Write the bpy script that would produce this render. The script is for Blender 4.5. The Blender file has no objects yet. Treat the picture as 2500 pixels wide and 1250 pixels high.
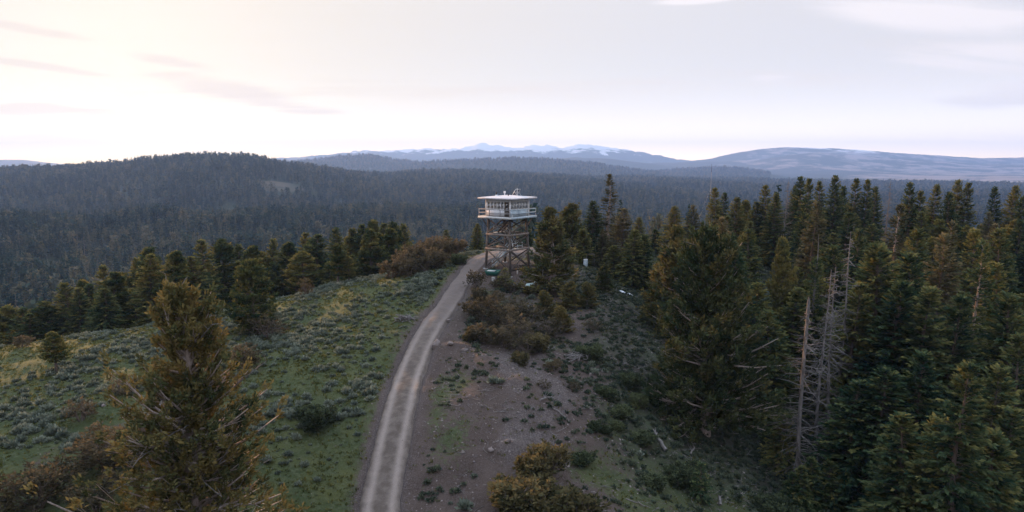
import bpy, math, random
import numpy as np
from mathutils import Vector

random.seed(11)
rng = np.random.default_rng(20)
R = math.radians
SC = bpy.context.scene
COL = SC.collection

# ------------------------------------------------------------------ camera, sky, sun, exposure
PITCH = 7.69
FPX = 2500 * 24 / 36.0
cam_d = bpy.data.cameras.new('camera')
cam = bpy.data.objects.new('camera', cam_d)
COL.objects.link(cam)
cam_d.lens = 24
cam_d.sensor_width = 36
cam_d.clip_start = 0.5
cam_d.clip_end = 60000
cam.location = (0, 0, 0)
cam.rotation_euler = (R(90 - PITCH), 0, 0)
SC.camera = cam

SUN_AZ, SUN_EL = -29.2, 8.3          # degrees, azimuth from +Y towards +X
SUN_DIR = Vector((math.sin(R(SUN_AZ)) * math.cos(R(SUN_EL)), math.cos(R(SUN_AZ)) * math.cos(R(SUN_EL)), math.sin(R(SUN_EL))))

def N(nt, typ, **kw):
    n = nt.nodes.new(typ)
    for k, v in kw.items():
        if k == 'inp':
            for kk, vv in v.items():
                n.inputs[kk].default_value = vv
        else:
            setattr(n, k, v)
    return n

def mathn(nt, op, a, b=None, c=None, clamp=False):
    n = nt.nodes.new('ShaderNodeMath')
    n.operation = op
    n.use_clamp = clamp
    for i, v in enumerate((a, b, c)):
        if v is None:
            continue
        if isinstance(v, (int, float)):
            n.inputs[i].default_value = v
        else:
            nt.links.new(v, n.inputs[i])
    return n.outputs[0]

def mixc(nt, fac, a, b, mode='MIX'):
    n = nt.nodes.new('ShaderNodeMix')
    n.data_type = 'RGBA'
    n.blend_type = mode
    n.clamp_factor = True
    for sock, v in ((n.inputs[0], fac), (n.inputs[6], a), (n.inputs[7], b)):
        if isinstance(v, (int, float)):
            sock.default_value = v
        elif isinstance(v, (tuple, list)):
            sock.default_value = (*v[:3], 1)
        else:
            nt.links.new(v, sock)
    return n.outputs[2]

def maprange(nt, v, a, b, c=0.0, d=1.0, smooth=True):
    n = nt.nodes.new('ShaderNodeMapRange')
    n.interpolation_type = 'SMOOTHSTEP' if smooth else 'LINEAR'
    nt.links.new(v, n.inputs[0])
    for i, x in enumerate((a, b, c, d)):
        n.inputs[i + 1].default_value = x
    return n.outputs[0]

SKY_STRENGTH = 0.12
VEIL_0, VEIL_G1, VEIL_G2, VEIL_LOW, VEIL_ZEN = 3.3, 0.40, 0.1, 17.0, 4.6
world = bpy.data.worlds.new('World')
SC.world = world
world.use_nodes = True
wt = world.node_tree
wt.nodes.clear()
sky = N(wt, 'ShaderNodeTexSky', sky_type='NISHITA')
sky.sun_disc = False
sky.sun_elevation = R(SUN_EL)
sky.sun_rotation = R(SUN_AZ)
sky.altitude = 1800
sky.air_density = 1.0
sky.dust_density = 1.0
sky.ozone_density = 1.6
tc = N(wt, 'ShaderNodeTexCoord')
sep = N(wt, 'ShaderNodeSeparateXYZ')
wt.links.new(tc.outputs['Generated'], sep.inputs[0])
dotn = N(wt, 'ShaderNodeVectorMath', operation='DOT_PRODUCT')
wt.links.new(tc.outputs['Generated'], dotn.inputs[0])
dotn.inputs[1].default_value = SUN_DIR
cosang = dotn.outputs['Value']
zel = mathn(wt, 'MAXIMUM', sep.outputs['Z'], 0.0)
# thin high overcast: a veil that scatters sunlight forward (bright round the sun), plus drawn-out cirrus on a high plane
cpos = mathn(wt, 'MAXIMUM', cosang, 0.0)
glow1 = mathn(wt, 'POWER', cpos, 5.0)
glow2 = mathn(wt, 'POWER', cpos, 40.0)
lowel = mathn(wt, 'POWER', mathn(wt, 'SUBTRACT', 1.0, zel, clamp=True), 29.0)
veil_l = mathn(wt, 'ADD', mathn(wt, 'MULTIPLY', glow1, VEIL_G1), mathn(wt, 'MULTIPLY', glow2, VEIL_G2))
veil_l = mathn(wt, 'ADD', veil_l, mathn(wt, 'MULTIPLY', mathn(wt, 'MULTIPLY', lowel, VEIL_LOW), mathn(wt, 'SUBTRACT', 1.0, mathn(wt, 'MULTIPLY', glow1, 0.2))))
veil_l = mathn(wt, 'ADD', veil_l, VEIL_0)
# thin overcast brightened overhead, above the view, to add light on the land
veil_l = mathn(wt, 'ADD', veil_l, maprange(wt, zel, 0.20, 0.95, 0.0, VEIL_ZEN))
zen_c = mixc(wt, maprange(wt, zel, 0.10, 0.9), (0.98, 0.92, 0.93), (0.66, 0.80, 1.0))
veil_c = mixc(wt, lowel, zen_c, (1.0, 0.66, 0.32))
veil_c = mixc(wt, mathn(wt, 'MULTIPLY', glow1, 0.75), veil_c, mixc(wt, lowel, (1.0, 0.82, 0.58), (1.0, 0.64, 0.14)))
veil = N(wt, 'ShaderNodeVectorMath', operation='SCALE')
wt.links.new(veil_c, veil.inputs[0])
wt.links.new(veil_l, veil.inputs['Scale'])
# cirrus coordinates: direction projected on a plane high above
zz = mathn(wt, 'ADD', zel, 0.10)
cx = mathn(wt, 'DIVIDE', sep.outputs['X'], zz)
cy = mathn(wt, 'DIVIDE', sep.outputs['Y'], zz)
comb = N(wt, 'ShaderNodeCombineXYZ')
wt.links.new(cx, comb.inputs[0])
wt.links.new(cy, comb.inputs[1])
mp = N(wt, 'ShaderNodeMapping')
mp.inputs['Rotation'].default_value = (0, 0, R(-14))
mp.inputs['Scale'].default_value = (0.34, 1.15, 1)
mp.inputs['Location'].default_value = (3.1, 0.7, 0)
wt.links.new(comb.outputs[0], mp.inputs[0])
cn = N(wt, 'ShaderNodeTexNoise', inp={'Scale': 0.75, 'Detail': 6.0, 'Roughness': 0.58, 'Distortion': 0.6})
wt.links.new(mp.outputs[0], cn.inputs['Vector'])
cirrus = maprange(wt, cn.outputs[0], 0.52, 0.74)
cn2 = N(wt, 'ShaderNodeTexNoise', inp={'Scale': 0.42, 'Detail': 4.0, 'Roughness': 0.5, 'Distortion': 0.3})
wt.links.new(mp.outputs[0], cn2.inputs['Vector'])
sheet = maprange(wt, cn2.outputs[0], 0.35, 0.70)
vfac = mathn(wt, 'ADD', mathn(wt, 'MULTIPLY', cirrus, 0.10), mathn(wt, 'MULTIPLY', sheet, 0.03))
vfac = mathn(wt, 'ADD', vfac, 0.90, clamp=True)
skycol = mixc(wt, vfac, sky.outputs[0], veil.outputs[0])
# cloud wisps at their places in the sky: faintly grey against the sun, pale on the blue side
wn = N(wt, 'ShaderNodeTexNoise', inp={'Scale': 1.6, 'Detail': 7.0, 'Roughness': 0.6, 'Distortion': 0.8})
wt.links.new(mp.outputs[0], wn.inputs['Vector'])
wnf = maprange(wt, wn.outputs[0], 0.30, 0.72)
def wisp(az, el, sa, sb, tilt):
    D = Vector((math.sin(R(az)) * math.cos(R(el)), math.cos(R(az)) * math.cos(R(el)), math.sin(R(el))))
    rt = D.cross(Vector((0, 0, 1))).normalized(); up_ = rt.cross(D)
    ax = (rt * math.cos(R(tilt)) + up_ * math.sin(R(tilt))); bx_ = (up_ * math.cos(R(tilt)) - rt * math.sin(R(tilt)))
    def dot_(v):
        n = N(wt, 'ShaderNodeVectorMath', operation='DOT_PRODUCT')
        wt.links.new(tc.outputs['Generated'], n.inputs[0]); n.inputs[1].default_value = v
        return n.outputs['Value']
    qa = mathn(wt, 'POWER', mathn(wt, 'MULTIPLY', dot_(ax), 1 / math.sin(R(sa))), 2.0)
    qb = mathn(wt, 'POWER', mathn(wt, 'MULTIPLY', dot_(bx_), 1 / math.sin(R(sb))), 2.0)
    g = mathn(wt, 'EXPONENT', mathn(wt, 'MULTIPLY', mathn(wt, 'ADD', qa, qb), -1.0))
    return mathn(wt, 'MULTIPLY', g, mathn(wt, 'GREATER_THAN', dot_(D), 0.2))
def wisps(lst):
    t_ = None
    for q in lst:
        w = wisp(*q)
        t_ = w if t_ is None else mathn(wt, 'MAXIMUM', t_, w)
    return maprange(wt, mathn(wt, 'MULTIPLY', t_, mathn(wt, 'ADD', wnf, 0.35)), 0.18, 0.75)
DARKW = [(-26.0, 7.4, 3.2, 0.45, -7), (-22.5, 5.6, 6.0, 0.9, -10), (-17.5, 4.4, 4.5, 0.5, -5), (-35.5, 9.0, 5.0, 0.35, -6), (-34.5, 6.6, 5.0, 0.3, -5), (-34, 3.6, 6.0, 0.6, -2)]
PALEW = [(31.0, 10.5, 8.0, 1.5, -12), (35.0, 7.0, 6.5, 1.1, -6), (36.0, 4.6, 5.0, 0.9, 5), (27.0, 12.2, 5.0, 0.9, -4), (14.5, 12.5, 3.0, 0.35, 0), (20.5, 6.6, 1.8, 0.35, 0), (44.0, 12.0, 9.0, 1.6, -8), (55.0, 20.0, 16.0, 2.4, -8), (-60.0, 22.0, 18.0, 2.4, 6), (5.0, 26.0, 16.0, 2.2, -8), (120.0, 18.0, 20.0, 2.4, 5), (-130.0, 20.0, 20.0, 2.4, -5)]
skycol = mixc(wt, mathn(wt, 'MULTIPLY', wisps(DARKW), 0.45), skycol, (3.55, 2.85, 2.55))
skycol = mixc(wt, mathn(wt, 'MULTIPLY', wisps(PALEW), 0.8), skycol, (4.1, 3.8, 3.8))
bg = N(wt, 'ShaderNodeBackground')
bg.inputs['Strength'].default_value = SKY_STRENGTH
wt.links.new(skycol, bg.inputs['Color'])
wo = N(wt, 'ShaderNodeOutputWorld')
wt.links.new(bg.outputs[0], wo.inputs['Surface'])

sun_d = bpy.data.lights.new('sun', 'SUN')
sun_d.energy = 4.2
sun_d.angle = R(3.0)
sun_d.color = (1.0, 0.54, 0.24)
sun = bpy.data.objects.new('sun', sun_d)
COL.objects.link(sun)
sun.rotation_euler = SUN_DIR.to_track_quat('Z', 'Y').to_euler()
sun.location = SUN_DIR * 300

SC.view_settings.view_transform = 'Standard'
SC.view_settings.look = 'None'
SC.view_settings.gamma = 1
SC.view_settings.exposure = 1.2
SC.render.engine = 'CYCLES'
cy_ = SC.cycles
cy_.use_denoising = True
try:
    cy_.denoiser = 'OPENIMAGEDENOISE'
    cy_.denoising_input_passes = 'RGB_ALBEDO_NORMAL'
except Exception:
    pass
cy_.max_bounces = 5
cy_.use_adaptive_sampling = True
cy_.adaptive_threshold = 0.015
cy_.diffuse_bounces = 1
cy_.glossy_bounces = 2
cy_.transmission_bounces = 4
cy_.transparent_max_bounces = 8
cy_.volume_bounces = 0
cy_.sample_clamp_indirect = 6
SC.render.use_persistent_data = False

# ------------------------------------------------------------------ pixel <-> place (photograph 2500x1250)
sp, cp = math.sin(R(PITCH)), math.cos(R(PITCH))
def P(u, v, t):
    X = (u - 1250) / FPX * t
    Yc = (625 - v) / FPX * t
    return np.array((X, cp * t + sp * Yc, -sp * t + cp * Yc))

# ------------------------------------------------------------------ noise
def _hash(ix, iy, seed):
    h = (ix.astype(np.int64) * 374761393 + iy.astype(np.int64) * 668265263 + seed * 974634777) & 0xffffffff
    h = ((h ^ (h >> 13)) * 1274126177) & 0xffffffff
    h = (h ^ (h >> 16)) & 0xffffffff
    return h / 4294967295.0
def vnoise(x, y, seed=0):
    x0 = np.floor(x); y0 = np.floor(y)
    fx = x - x0; fy = y - y0
    fx = fx * fx * (3 - 2 * fx); fy = fy * fy * (3 - 2 * fy)
    a = _hash(x0, y0, seed); b = _hash(x0 + 1, y0, seed)
    c = _hash(x0, y0 + 1, seed); d = _hash(x0 + 1, y0 + 1, seed)
    return (a * (1 - fx) + b * fx) * (1 - fy) + (c * (1 - fx) + d * fx) * fy
def fbm(x, y, seed=0, octs=4):
    s = 0; a = 0.5; tot = 0
    for o in range(octs):
        s = s + a * vnoise(x, y, seed + o); tot += a
        x = x * 2.03 + 17.3; y = y * 2.03 - 9.1; a *= 0.5
    return s / tot - 0.5
def sstep(a, b, x):
    t = np.clip((x - a) / (b - a), 0, 1)
    return t * t * (3 - 2 * t)

# ------------------------------------------------------------------ the near hill: a smooth surface through measured points
CTRL_PX = [
 (930,1250,48),(975,1000,57),(1005,900,65),(1048,800,73),(1115,700,86),(1155,650,98),
 (0,850,80),(200,825,84),(400,790,90),(670,735,100),(800,703,103),(940,670,105),(1050,640,107),(1120,625,108),(1180,615,112),
 (0,1000,60),(300,950,62),(750,900,65),(700,1100,52),(200,1200,48),(500,1250,44),(0,1250,45),(500,850,75),(800,800,78),
 (1237,670,96),(1330,620,115),(1450,660,100),(1590,592,125),(1300,600,125),
 (1240,760,84),(1200,850,70),(1250,1000,56),(1300,1250,45),(1500,800,78),(1600,760,90),(1520,700,95),(1650,900,76),
 (1700,1050,66),(1500,1000,61),(1600,1150,58),(1800,1250,56),(2000,1200,66),(2250,1250,66),(1850,1000,78),
]
CTRL_W = [
 (45,75,-31),(65,90,-31),(35,110,-21.5),(60,130,-19),(90,130,-22),(22,130,-15.5),(110,120,-28),(60,165,-29),(100,165,-33),(0,150,-23),(-12,128,-19),
 (-48,124,-28),(-23,131,-27),(-69,110,-33),(-79,104,-35),(-60,170,-50),(-115,120,-52),(0,195,-44),(-30,230,-62),(60,230,-54),(120,200,-50),
 (0,10,-29),(-35,15,-26),(35,20,-32),(0,-40,-36),(70,30,-38),(-75,40,-27),(-110,60,-38),(0,-110,-52),(120,60,-46),(-140,0,-52),(140,-40,-60),
 (-85,75,-26),
]
for k in range(16):
    a = k / 16 * 2 * math.pi
    CTRL_W.append((math.sin(a) * 300, math.cos(a) * 300, -72 - (10 if math.sin(a) > 0.3 else 0)))
CT = np.array([P(*c) for c in CTRL_PX] + [np.array(c, float) for c in CTRL_W])
def _ker(d2):
    return np.sqrt(d2 + 36.0)
_D = ((CT[:, None, :2] - CT[None, :, :2]) ** 2).sum(-1)
_A = _ker(_D)
n_ = len(CT)
_A = _A - np.eye(n_) * 1.0          # slight smoothing
_Q = np.c_[np.ones(n_), CT[:, :2] / 100]
_M = np.block([[_A, _Q], [_Q.T, np.zeros((3, 3))]])
_W = np.linalg.solve(_M, np.r_[CT[:, 2], 0, 0, 0])
def near_h(x, y):
    sh = x.shape
    x = x.ravel(); y = y.ravel()
    out = np.empty_like(x)
    for i in range(0, len(x), 20000):
        xs, ys = x[i:i + 20000], y[i:i + 20000]
        d2 = (xs[:, None] - CT[None, :, 0]) ** 2 + (ys[:, None] - CT[None, :, 1]) ** 2
        out[i:i + 20000] = _ker(d2) @ _W[:n_] + _W[n_] + xs / 100 * _W[n_ + 1] + ys / 100 * _W[n_ + 2]
    return out.reshape(sh)

# far ridges: crest points (u, v, depth)
RIDGES = [
 # name, [(u,v,t)], front width, back width, crest noise
 ('swell',  [(-300,556,700),(0,554,720),(200,560,735),(350,545,760),(520,552,790),(700,541,820),(1000,528,950),(1200,528,1000),(1400,545,1000)], 260, 190, 6),
 ('hill_a', [(-500,430,1900),(-200,426,1850),(0,424,1800),(150,422,1800),(250,410,1800),(400,396,1800),(490,391,1800),(600,395,1820),(700,406,1900),(800,420,2000),(900,434,2150),(1000,450,2300)], 640, 700, 10),
 ('hill_c', [(800,436,2900),(900,433,2700),(1000,428,2600),(1150,425,2600),(1300,434,2600),(1500,448,2700),(1700,460,2800),(1900,470,2900)], 700, 500, 10),
 ('hill_d', [(500,410,5658),(720,398,5529),(850,382,5400),(900,382,5400),(980,395,5400),(1080,406,5400),(1200,420,5400)], 800, 700, 12),
 ('hill_e', [(900,412,5125),(1000,404,5000),(1100,395,5000),(1250,389,5000),(1330,391,5000),(1450,402,5000),(1600,425,5000),(1700,442,5000)], 800, 500, 12),
 ('hill_f', [(1250,397,8300),(1350,390,8300),(1400,384,8300),(1480,387,8300),(1600,401,8300),(1750,416,8300),(1850,425,8300)], 900, 900, 14),
 ('hill_g', [(1400,440,5600),(1480,432,5600),(1600,421,5600),(1700,414,5600),(1780,411,5600),(1850,419,5600),(1920,432,5600),(2020,446,5600)], 600, 500, 10),
 ('range',  [(500,402,13300),(620,394,13300),(700,388,13300),(780,382,13300),(840,375,13300),(870,369,13300),(950,372,13300),(1000,367,13300),(1060,366,13300),(1120,362,13300),(1175,352,13300),(1200,356,13300),(1250,363,13300),(1290,359,13300),(1330,354,13300),(1370,362,13300),(1405,353,13300),(1450,357,13300),(1500,362,13300),(1560,372,13300),(1640,388,13300),(1680,395,13300),(1800,402,13300)], 1900, 1500, 60),
 ('mount_i',[(1560,402,11200),(1660,395,11200),(1730,388,11200),(1800,372,11200),(1870,362,11200),(1920,359,11200),(2050,362,11200),(2200,374,11200),(2300,380,11200),(2400,386,11200),(2500,384,11200),(2700,388,11200)], 1700, 1500, 16),
 ('mount_j',[(1500,402,9500),(1600,397,9500),(1750,394,9500),(1850,390,9500),(1950,375,9500),(2000,372,9500),(2100,379,9500),(2250,390,9500),(2400,400,9500),(2500,402,9500),(2700,408,9500)], 1500, 1300, 16),
 ('hill_k', [(-400,396,10500),(-100,392,10500),(0,390,10500),(60,390,10500),(110,396,10500),(180,403,10500),(330,404,10500)], 1300, 1300, 10),
]
_RD = []
for nm, pts, wf, wb, nz in RIDGES:
    q = np.array([P(*p) for p in pts])
    az = np.arctan2(q[:, 0], q[:, 1]); rr = np.hypot(q[:, 0], q[:, 1])
    _RD.append((nm, az, rr, q[:, 2], wf, wb, nz))
def far_h(x, y):
    r = np.hypot(x, y); az = np.arctan2(x, y)
    base = -80 - 22 * sstep(0.05, 0.5, az) - 25 * sstep(2500, 7000, r) + 44 * fbm(x / 620, y / 620, 5) * sstep(250, 600, r) + 16 * np.abs(fbm(x / 260, y / 260, 6))
    base = base - 34 * np.exp(-((r - 1150) / 230) ** 2) * (1 - sstep(0.0, 0.25, az))      # dip behind the near swell
    z = base
    for nm, a, rr, zz_, wf, wb, nz in _RD:
        zc = np.interp(az, a, zz_); rc = np.interp(az, a, rr)
        # fade out well beyond the two ends of the ridge
        ext = 0.10
        f = sstep(a[0] - ext, a[0], az) * (1 - sstep(a[-1], a[-1] + ext, az))
        if nm in ('hill_a', 'swell', 'hill_k'):
            f = 1 - sstep(a[-1], a[-1] + ext, az)
        if nm in ('mount_i', 'mount_j'):
            f = sstep(a[0] - ext, a[0], az)
        wob = 1 + 0.35 * fbm(x / (wf * .8), y / (wf * .8), 31)
        d = np.where(r < rc, (rc - r) / (wf * wob), (r - rc) / wb)
        s = np.exp(-(d ** 1.7)) * f
        top = zc + nz * fbm(x / (nz * 9), y / (nz * 9), 77, 5) * 0.8
        if nm == 'range':
            top = top + 150 * (0.24 - np.abs(fbm(x / 200, y / 420, 78, 5)) * 1.6) * sstep(0.05, 0.9, s)
        if nm in ('range', 'mount_i', 'mount_j'):
            # spurs and gullies on the flanks
            rid = 1 - np.abs(2 * fbm(x / 900, y / 900, 9, 5)) * 2
            top = top - (1 - rid) * (zc + 120) * 0.35 * np.clip(d, 0, 1)
        z = np.maximum(z, base + (top - base) * s)
    return z
ROAD_PX = [(912,1400,43.5),(930,1250,48),(952,1110,52.5),(975,1000,57),(1005,900,65),(1048,800,73),(1115,700,86),(1155,650,98),(1185,630,105),(1235,619,113),(1310,614,119),(1380,618,119)]
_rp = np.array([P(*p)[:2] for p in ROAD_PX])
_rp = np.vstack([[(-9.5, 8.0), (-9.6, 25.0)], _rp])
def catmull(p, n=14):
    out = []
    for i in range(len(p) - 1):
        p0 = p[max(i - 1, 0)]; p1 = p[i]; p2 = p[i + 1]; p3 = p[min(i + 2, len(p) - 1)]
        for t in np.linspace(0, 1, n, endpoint=False):
            out.append(0.5 * ((2 * p1) + (-p0 + p2) * t + (2 * p0 - 5 * p1 + 4 * p2 - p3) * t * t + (-p0 + 3 * p1 - 3 * p2 + p3) * t ** 3))
    out.append(p[-1])
    return np.array(out)
ROAD = catmull(_rp)
def road_dist(x, y):
    """unsigned distance to the road centre line and signed side (right of travel > 0)"""
    best = np.full(x.shape, 1e9); side = np.zeros(x.shape)
    a = ROAD[:-1:3]; b = np.vstack([ROAD[3::3], ROAD[-1:]])[:len(a)]
    for (ax, ay), (bx, by) in zip(a, b):
        dx, dy = bx - ax, by - ay
        L2 = dx * dx + dy * dy + 1e-9
        t = np.clip(((x - ax) * dx + (y - ay) * dy) / L2, 0, 1)
        ex, ey = x - ax - t * dx, y - ay - t * dy
        d = np.hypot(ex, ey)
        m = d < best
        best = np.where(m, d, best)
        side = np.where(m, np.sign(dy * ex - dx * ey), side)
    return best, side
def ground(x, y, detail=True):
    x = np.asarray(x, float); y = np.asarray(y, float)
    r = np.hypot(x, y)
    w = sstep(170, 330, r)
    z = np.zeros_like(x)
    m = w < 1
    if m.any():
        zn = near_h(x[m], y[m])
        if detail:
            zn = zn + 0.9 * fbm(x[m] / 9, y[m] / 9, 3, 4) + 0.30 * fbm(x[m] / 2.6, y[m] / 2.6, 8, 4) + bumps(x[m], y[m])
        z[m] += zn * (1 - w[m])
    m = w > 0
    if m.any():
        z[m] += far_h(x[m], y[m]) * w[m]
    return z
BUMPS = [([(1108,868,68),(1190,905,64),(1260,950,60),(1340,1000,57),(1420,1060,55)], 0.75, 1.9), ([(1090,1128,50.5),(1180,1118,51),(1270,1105,51.5)], 0.5, 1.0), ([(1150,700,87),(1200,760,80),(1240,830,73)], 0.5, 2.5), ([(1600,960,62),(1690,1040,58),(1800,1110,54),(1900,1200,51)], 0.5, 1.6)]
_BP = [(np.array([P(*q)[:2] for q in l]), h, w) for l, h, w in BUMPS]
def bumps(x, y):
    z = np.zeros_like(x)
    for pl, h, w in _BP:
        best = np.full(x.shape, 1e9)
        for (ax, ay), (bx, by) in zip(pl[:-1], pl[1:]):
            dx, dy = bx - ax, by - ay
            t = np.clip(((x - ax) * dx + (y - ay) * dy) / (dx * dx + dy * dy), 0, 1)
            best = np.minimum(best, np.hypot(x - ax - t * dx, y - ay - t * dy))
        z += h * np.exp(-(best / w) ** 2) * (1 + 0.9 * fbm(x / 1.3, y / 1.3, 21, 3))
    return z
def gz(x, y):
    return float(ground(np.array([float(x)]), np.array([float(y)]))[0])

# ------------------------------------------------------------------ mesh building
class MB:
    def __init__(self):
        self.v = []; self.f = []; self.t = []; self.n = 0; self.tint = []
    def add(self, verts, faces, tint=0.5):
        verts = np.asarray(verts, float).reshape(-1, 3)
        faces = np.asarray(faces, int)
        self.v.append(verts)
        if np.isscalar(tint):
            tint = np.full(len(verts), float(tint))
        self.tint.append(tint)
        (self.f if faces.shape[1] == 4 else self.t).append(faces + self.n)
        self.n += len(verts)
        return self
    def mesh(self, name, mat, smooth=False):
        me = bpy.data.meshes.new(name)
        V = np.vstack(self.v)
        q = np.vstack(self.f) if self.f else np.zeros((0, 4), int)
        t = np.vstack(self.t) if self.t else np.zeros((0, 3), int)
        me.vertices.add(len(V))
        me.vertices.foreach_set('co', V.astype(np.float32).ravel())
        me.loops.add(q.size + t.size)
        me.loops.foreach_set('vertex_index', np.r_[q.ravel(), t.ravel()].astype(np.int32))
        me.polygons.add(len(q) + len(t))
        st = np.r_[np.arange(len(q)) * 4, q.size + np.arange(len(t)) * 3].astype(np.int32)
        me.polygons.foreach_set('loop_start', st)
        if smooth:
            me.polygons.foreach_set('use_smooth', np.ones(len(q) + len(t), bool))
        at = me.attributes.new('tint', 'FLOAT', 'POINT')
        at.data.foreach_set('value', np.concatenate(self.tint).astype(np.float32))
        me.update(calc_edges=True)
        if mat is not None:
            me.materials.append(mat)
        return me
    def build(self, name, mat, parent=None, smooth=False):
        o = bpy.data.objects.new(name, self.mesh(name, mat, smooth))
        COL.objects.link(o)
        if parent is not None:
            o.parent = parent
        return o
    # ---- shapes
    def box(self, c, s, rz=0.0, tint=0.5, M=None):
        c = np.asarray(c, float); h = np.asarray(s, float) / 2
        k = np.array([(-1,-1,-1),(1,-1,-1),(1,1,-1),(-1,1,-1),(-1,-1,1),(1,-1,1),(1,1,1),(-1,1,1)], float) * h
        if rz:
            cr, sr = math.cos(rz), math.sin(rz)
            k = np.c_[k[:, 0] * cr - k[:, 1] * sr, k[:, 0] * sr + k[:, 1] * cr, k[:, 2]]
        if M is not None:
            k = k @ np.asarray(M).T
        return self.add(k + c, [(0,3,2,1),(4,5,6,7),(0,1,5,4),(1,2,6,5),(2,3,7,6),(3,0,4,7)], tint)
    def bar(self, a, b, w, h=None, up=(0, 0, 1), tint=0.5):
        """square timber from a to b"""
        a = np.asarray(a, float); b = np.asarray(b, float); h = h or w
        d = b - a; L = np.linalg.norm(d); d /= L
        up = np.asarray(up, float)
        if abs(d @ up) > 0.98:
            up = np.array((0, 1.0, 0))
        s = np.cross(d, up); s /= np.linalg.norm(s)
        u = np.cross(s, d)
        k = []
        for p in (a, b):
            for i, j in ((-1, -1), (1, -1), (1, 1), (-1, 1)):
                k.append(p + s * i * w / 2 + u * j * h / 2)
        return self.add(k, [(0,1,2,3),(7,6,5,4),(0,4,5,1),(1,5,6,2),(2,6,7,3),(3,7,4,0)], tint)
    def tube(self, pts, rad, sides=6, tint=0.5, cap=True):
        pts = np.asarray(pts, float); n = len(pts)
        rad = np.broadcast_to(np.asarray(rad, float), (n,))
        d = np.gradient(pts, axis=0)
        d /= np.linalg.norm(d, axis=1)[:, None] + 1e-9
        ref = np.array((0.31, 0.17, 0.93)) if abs(d[0] @ np.array((0.31, 0.17, 0.93))) < 0.9 else np.array((1.0, 0, 0))
        s = np.cross(d, ref); s /= np.linalg.norm(s, axis=1)[:, None] + 1e-9
        u = np.cross(s, d)
        a = np.arange(sides) / sides * 2 * np.pi
        ring = pts[:, None, :] + rad[:, None, None] * (np.cos(a)[None, :, None] * s[:, None, :] + np.sin(a)[None, :, None] * u[:, None, :])
        V = ring.reshape(-1, 3)
        i = np.arange(n - 1)[:, None] * sides; j = np.arange(sides)[None, :]; j2 = (j + 1) % sides
        F = np.stack([i + j, i + j2, i + sides + j2, i + sides + j], -1).reshape(-1, 4)
        self.add(V, F, tint)
        if cap:
            for base, rev in ((0, True), ((n - 1) * sides, False)):
                c = pts[0] if rev else pts[-1]
                vv = np.vstack([V[base:base + sides], c])
                f = [(k, (k + 1) % sides, sides) if not rev else ((k + 1) % sides, k, sides) for k in range(sides)]
                self.add(vv, f, tint)
        return self
    def sticks(self, a, b, ra, rb, tint=0.5):
        """many 3-sided tapered sticks"""
        a = np.asarray(a, float); b = np.asarray(b, float); n = len(a)
        if n == 0:
            return self
        d = b - a; d = d / (np.linalg.norm(d, axis=1)[:, None] + 1e-9)
        ref = np.where(np.abs(d[:, 2:3]) > 0.9, np.array([[1.0, 0, 0]]), np.array([[0, 0, 1.0]]))
        s = np.cross(d, ref); s /= np.linalg.norm(s, axis=1)[:, None] + 1e-9
        u = np.cross(s, d)
        ra = np.broadcast_to(np.asarray(ra, float), (n,)); rb = np.broadcast_to(np.asarray(rb, float), (n,))
        V = np.empty((n, 6, 3))
        for k in range(3):
            c_, s_ = math.cos(k * 2.0944), math.sin(k * 2.0944)
            V[:, k] = a + ra[:, None] * (c_ * s + s_ * u)
            V[:, k + 3] = b + rb[:, None] * (c_ * s + s_ * u)
        base = np.arange(n)[:, None] * 6
        F = np.concatenate([base + np.array([[0, 1, 4, 3]]), base + np.array([[1, 2, 5, 4]]), base + np.array([[2, 0, 3, 5]])])
        tv = np.repeat(np.broadcast_to(np.asarray(tint, float), (n,)), 6)
        return self.add(V.reshape(-1, 3), F, tv)
    def sprays(self, base, d, side, L, w, tint, bend=0.0):
        """kite-shaped needle sprays: base point, direction, side vector (all Nx3)"""
        n = len(base)
        if n == 0:
            return self
        L = np.broadcast_to(np.asarray(L, float), (n,))[:, None]; w = np.broadcast_to(np.asarray(w, float), (n,))[:, None]
        mid = base + d * L * 0.45
        tip = base + d * L
        tip = tip - np.array([[0, 0, 1.0]]) * L * bend
        V = np.stack([base, mid + side * w, tip, mid - side * w], 1).reshape(-1, 3)
        F = np.arange(n)[:, None] * 4 + np.array([[0, 1, 2, 3]])
        return self.add(V, F, np.repeat(tint, 4))
def unit(a):
    return a / (np.linalg.norm(a, axis=-1, keepdims=True) + 1e-9)

def tag(o, label=None, cat=None, group=None, kind=None):
    if label: o['label'] = label
    if cat: o['category'] = cat
    if group: o['group'] = group
    if kind: o['kind'] = kind
    return o
def empty(name, loc=(0, 0, 0), rz=0.0):
    e = bpy.data.objects.new(name, None)
    COL.objects.link(e)
    e.location = loc; e.rotation_euler = (0, 0, rz)
    e.empty_display_size = 0.3
    return e

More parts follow.
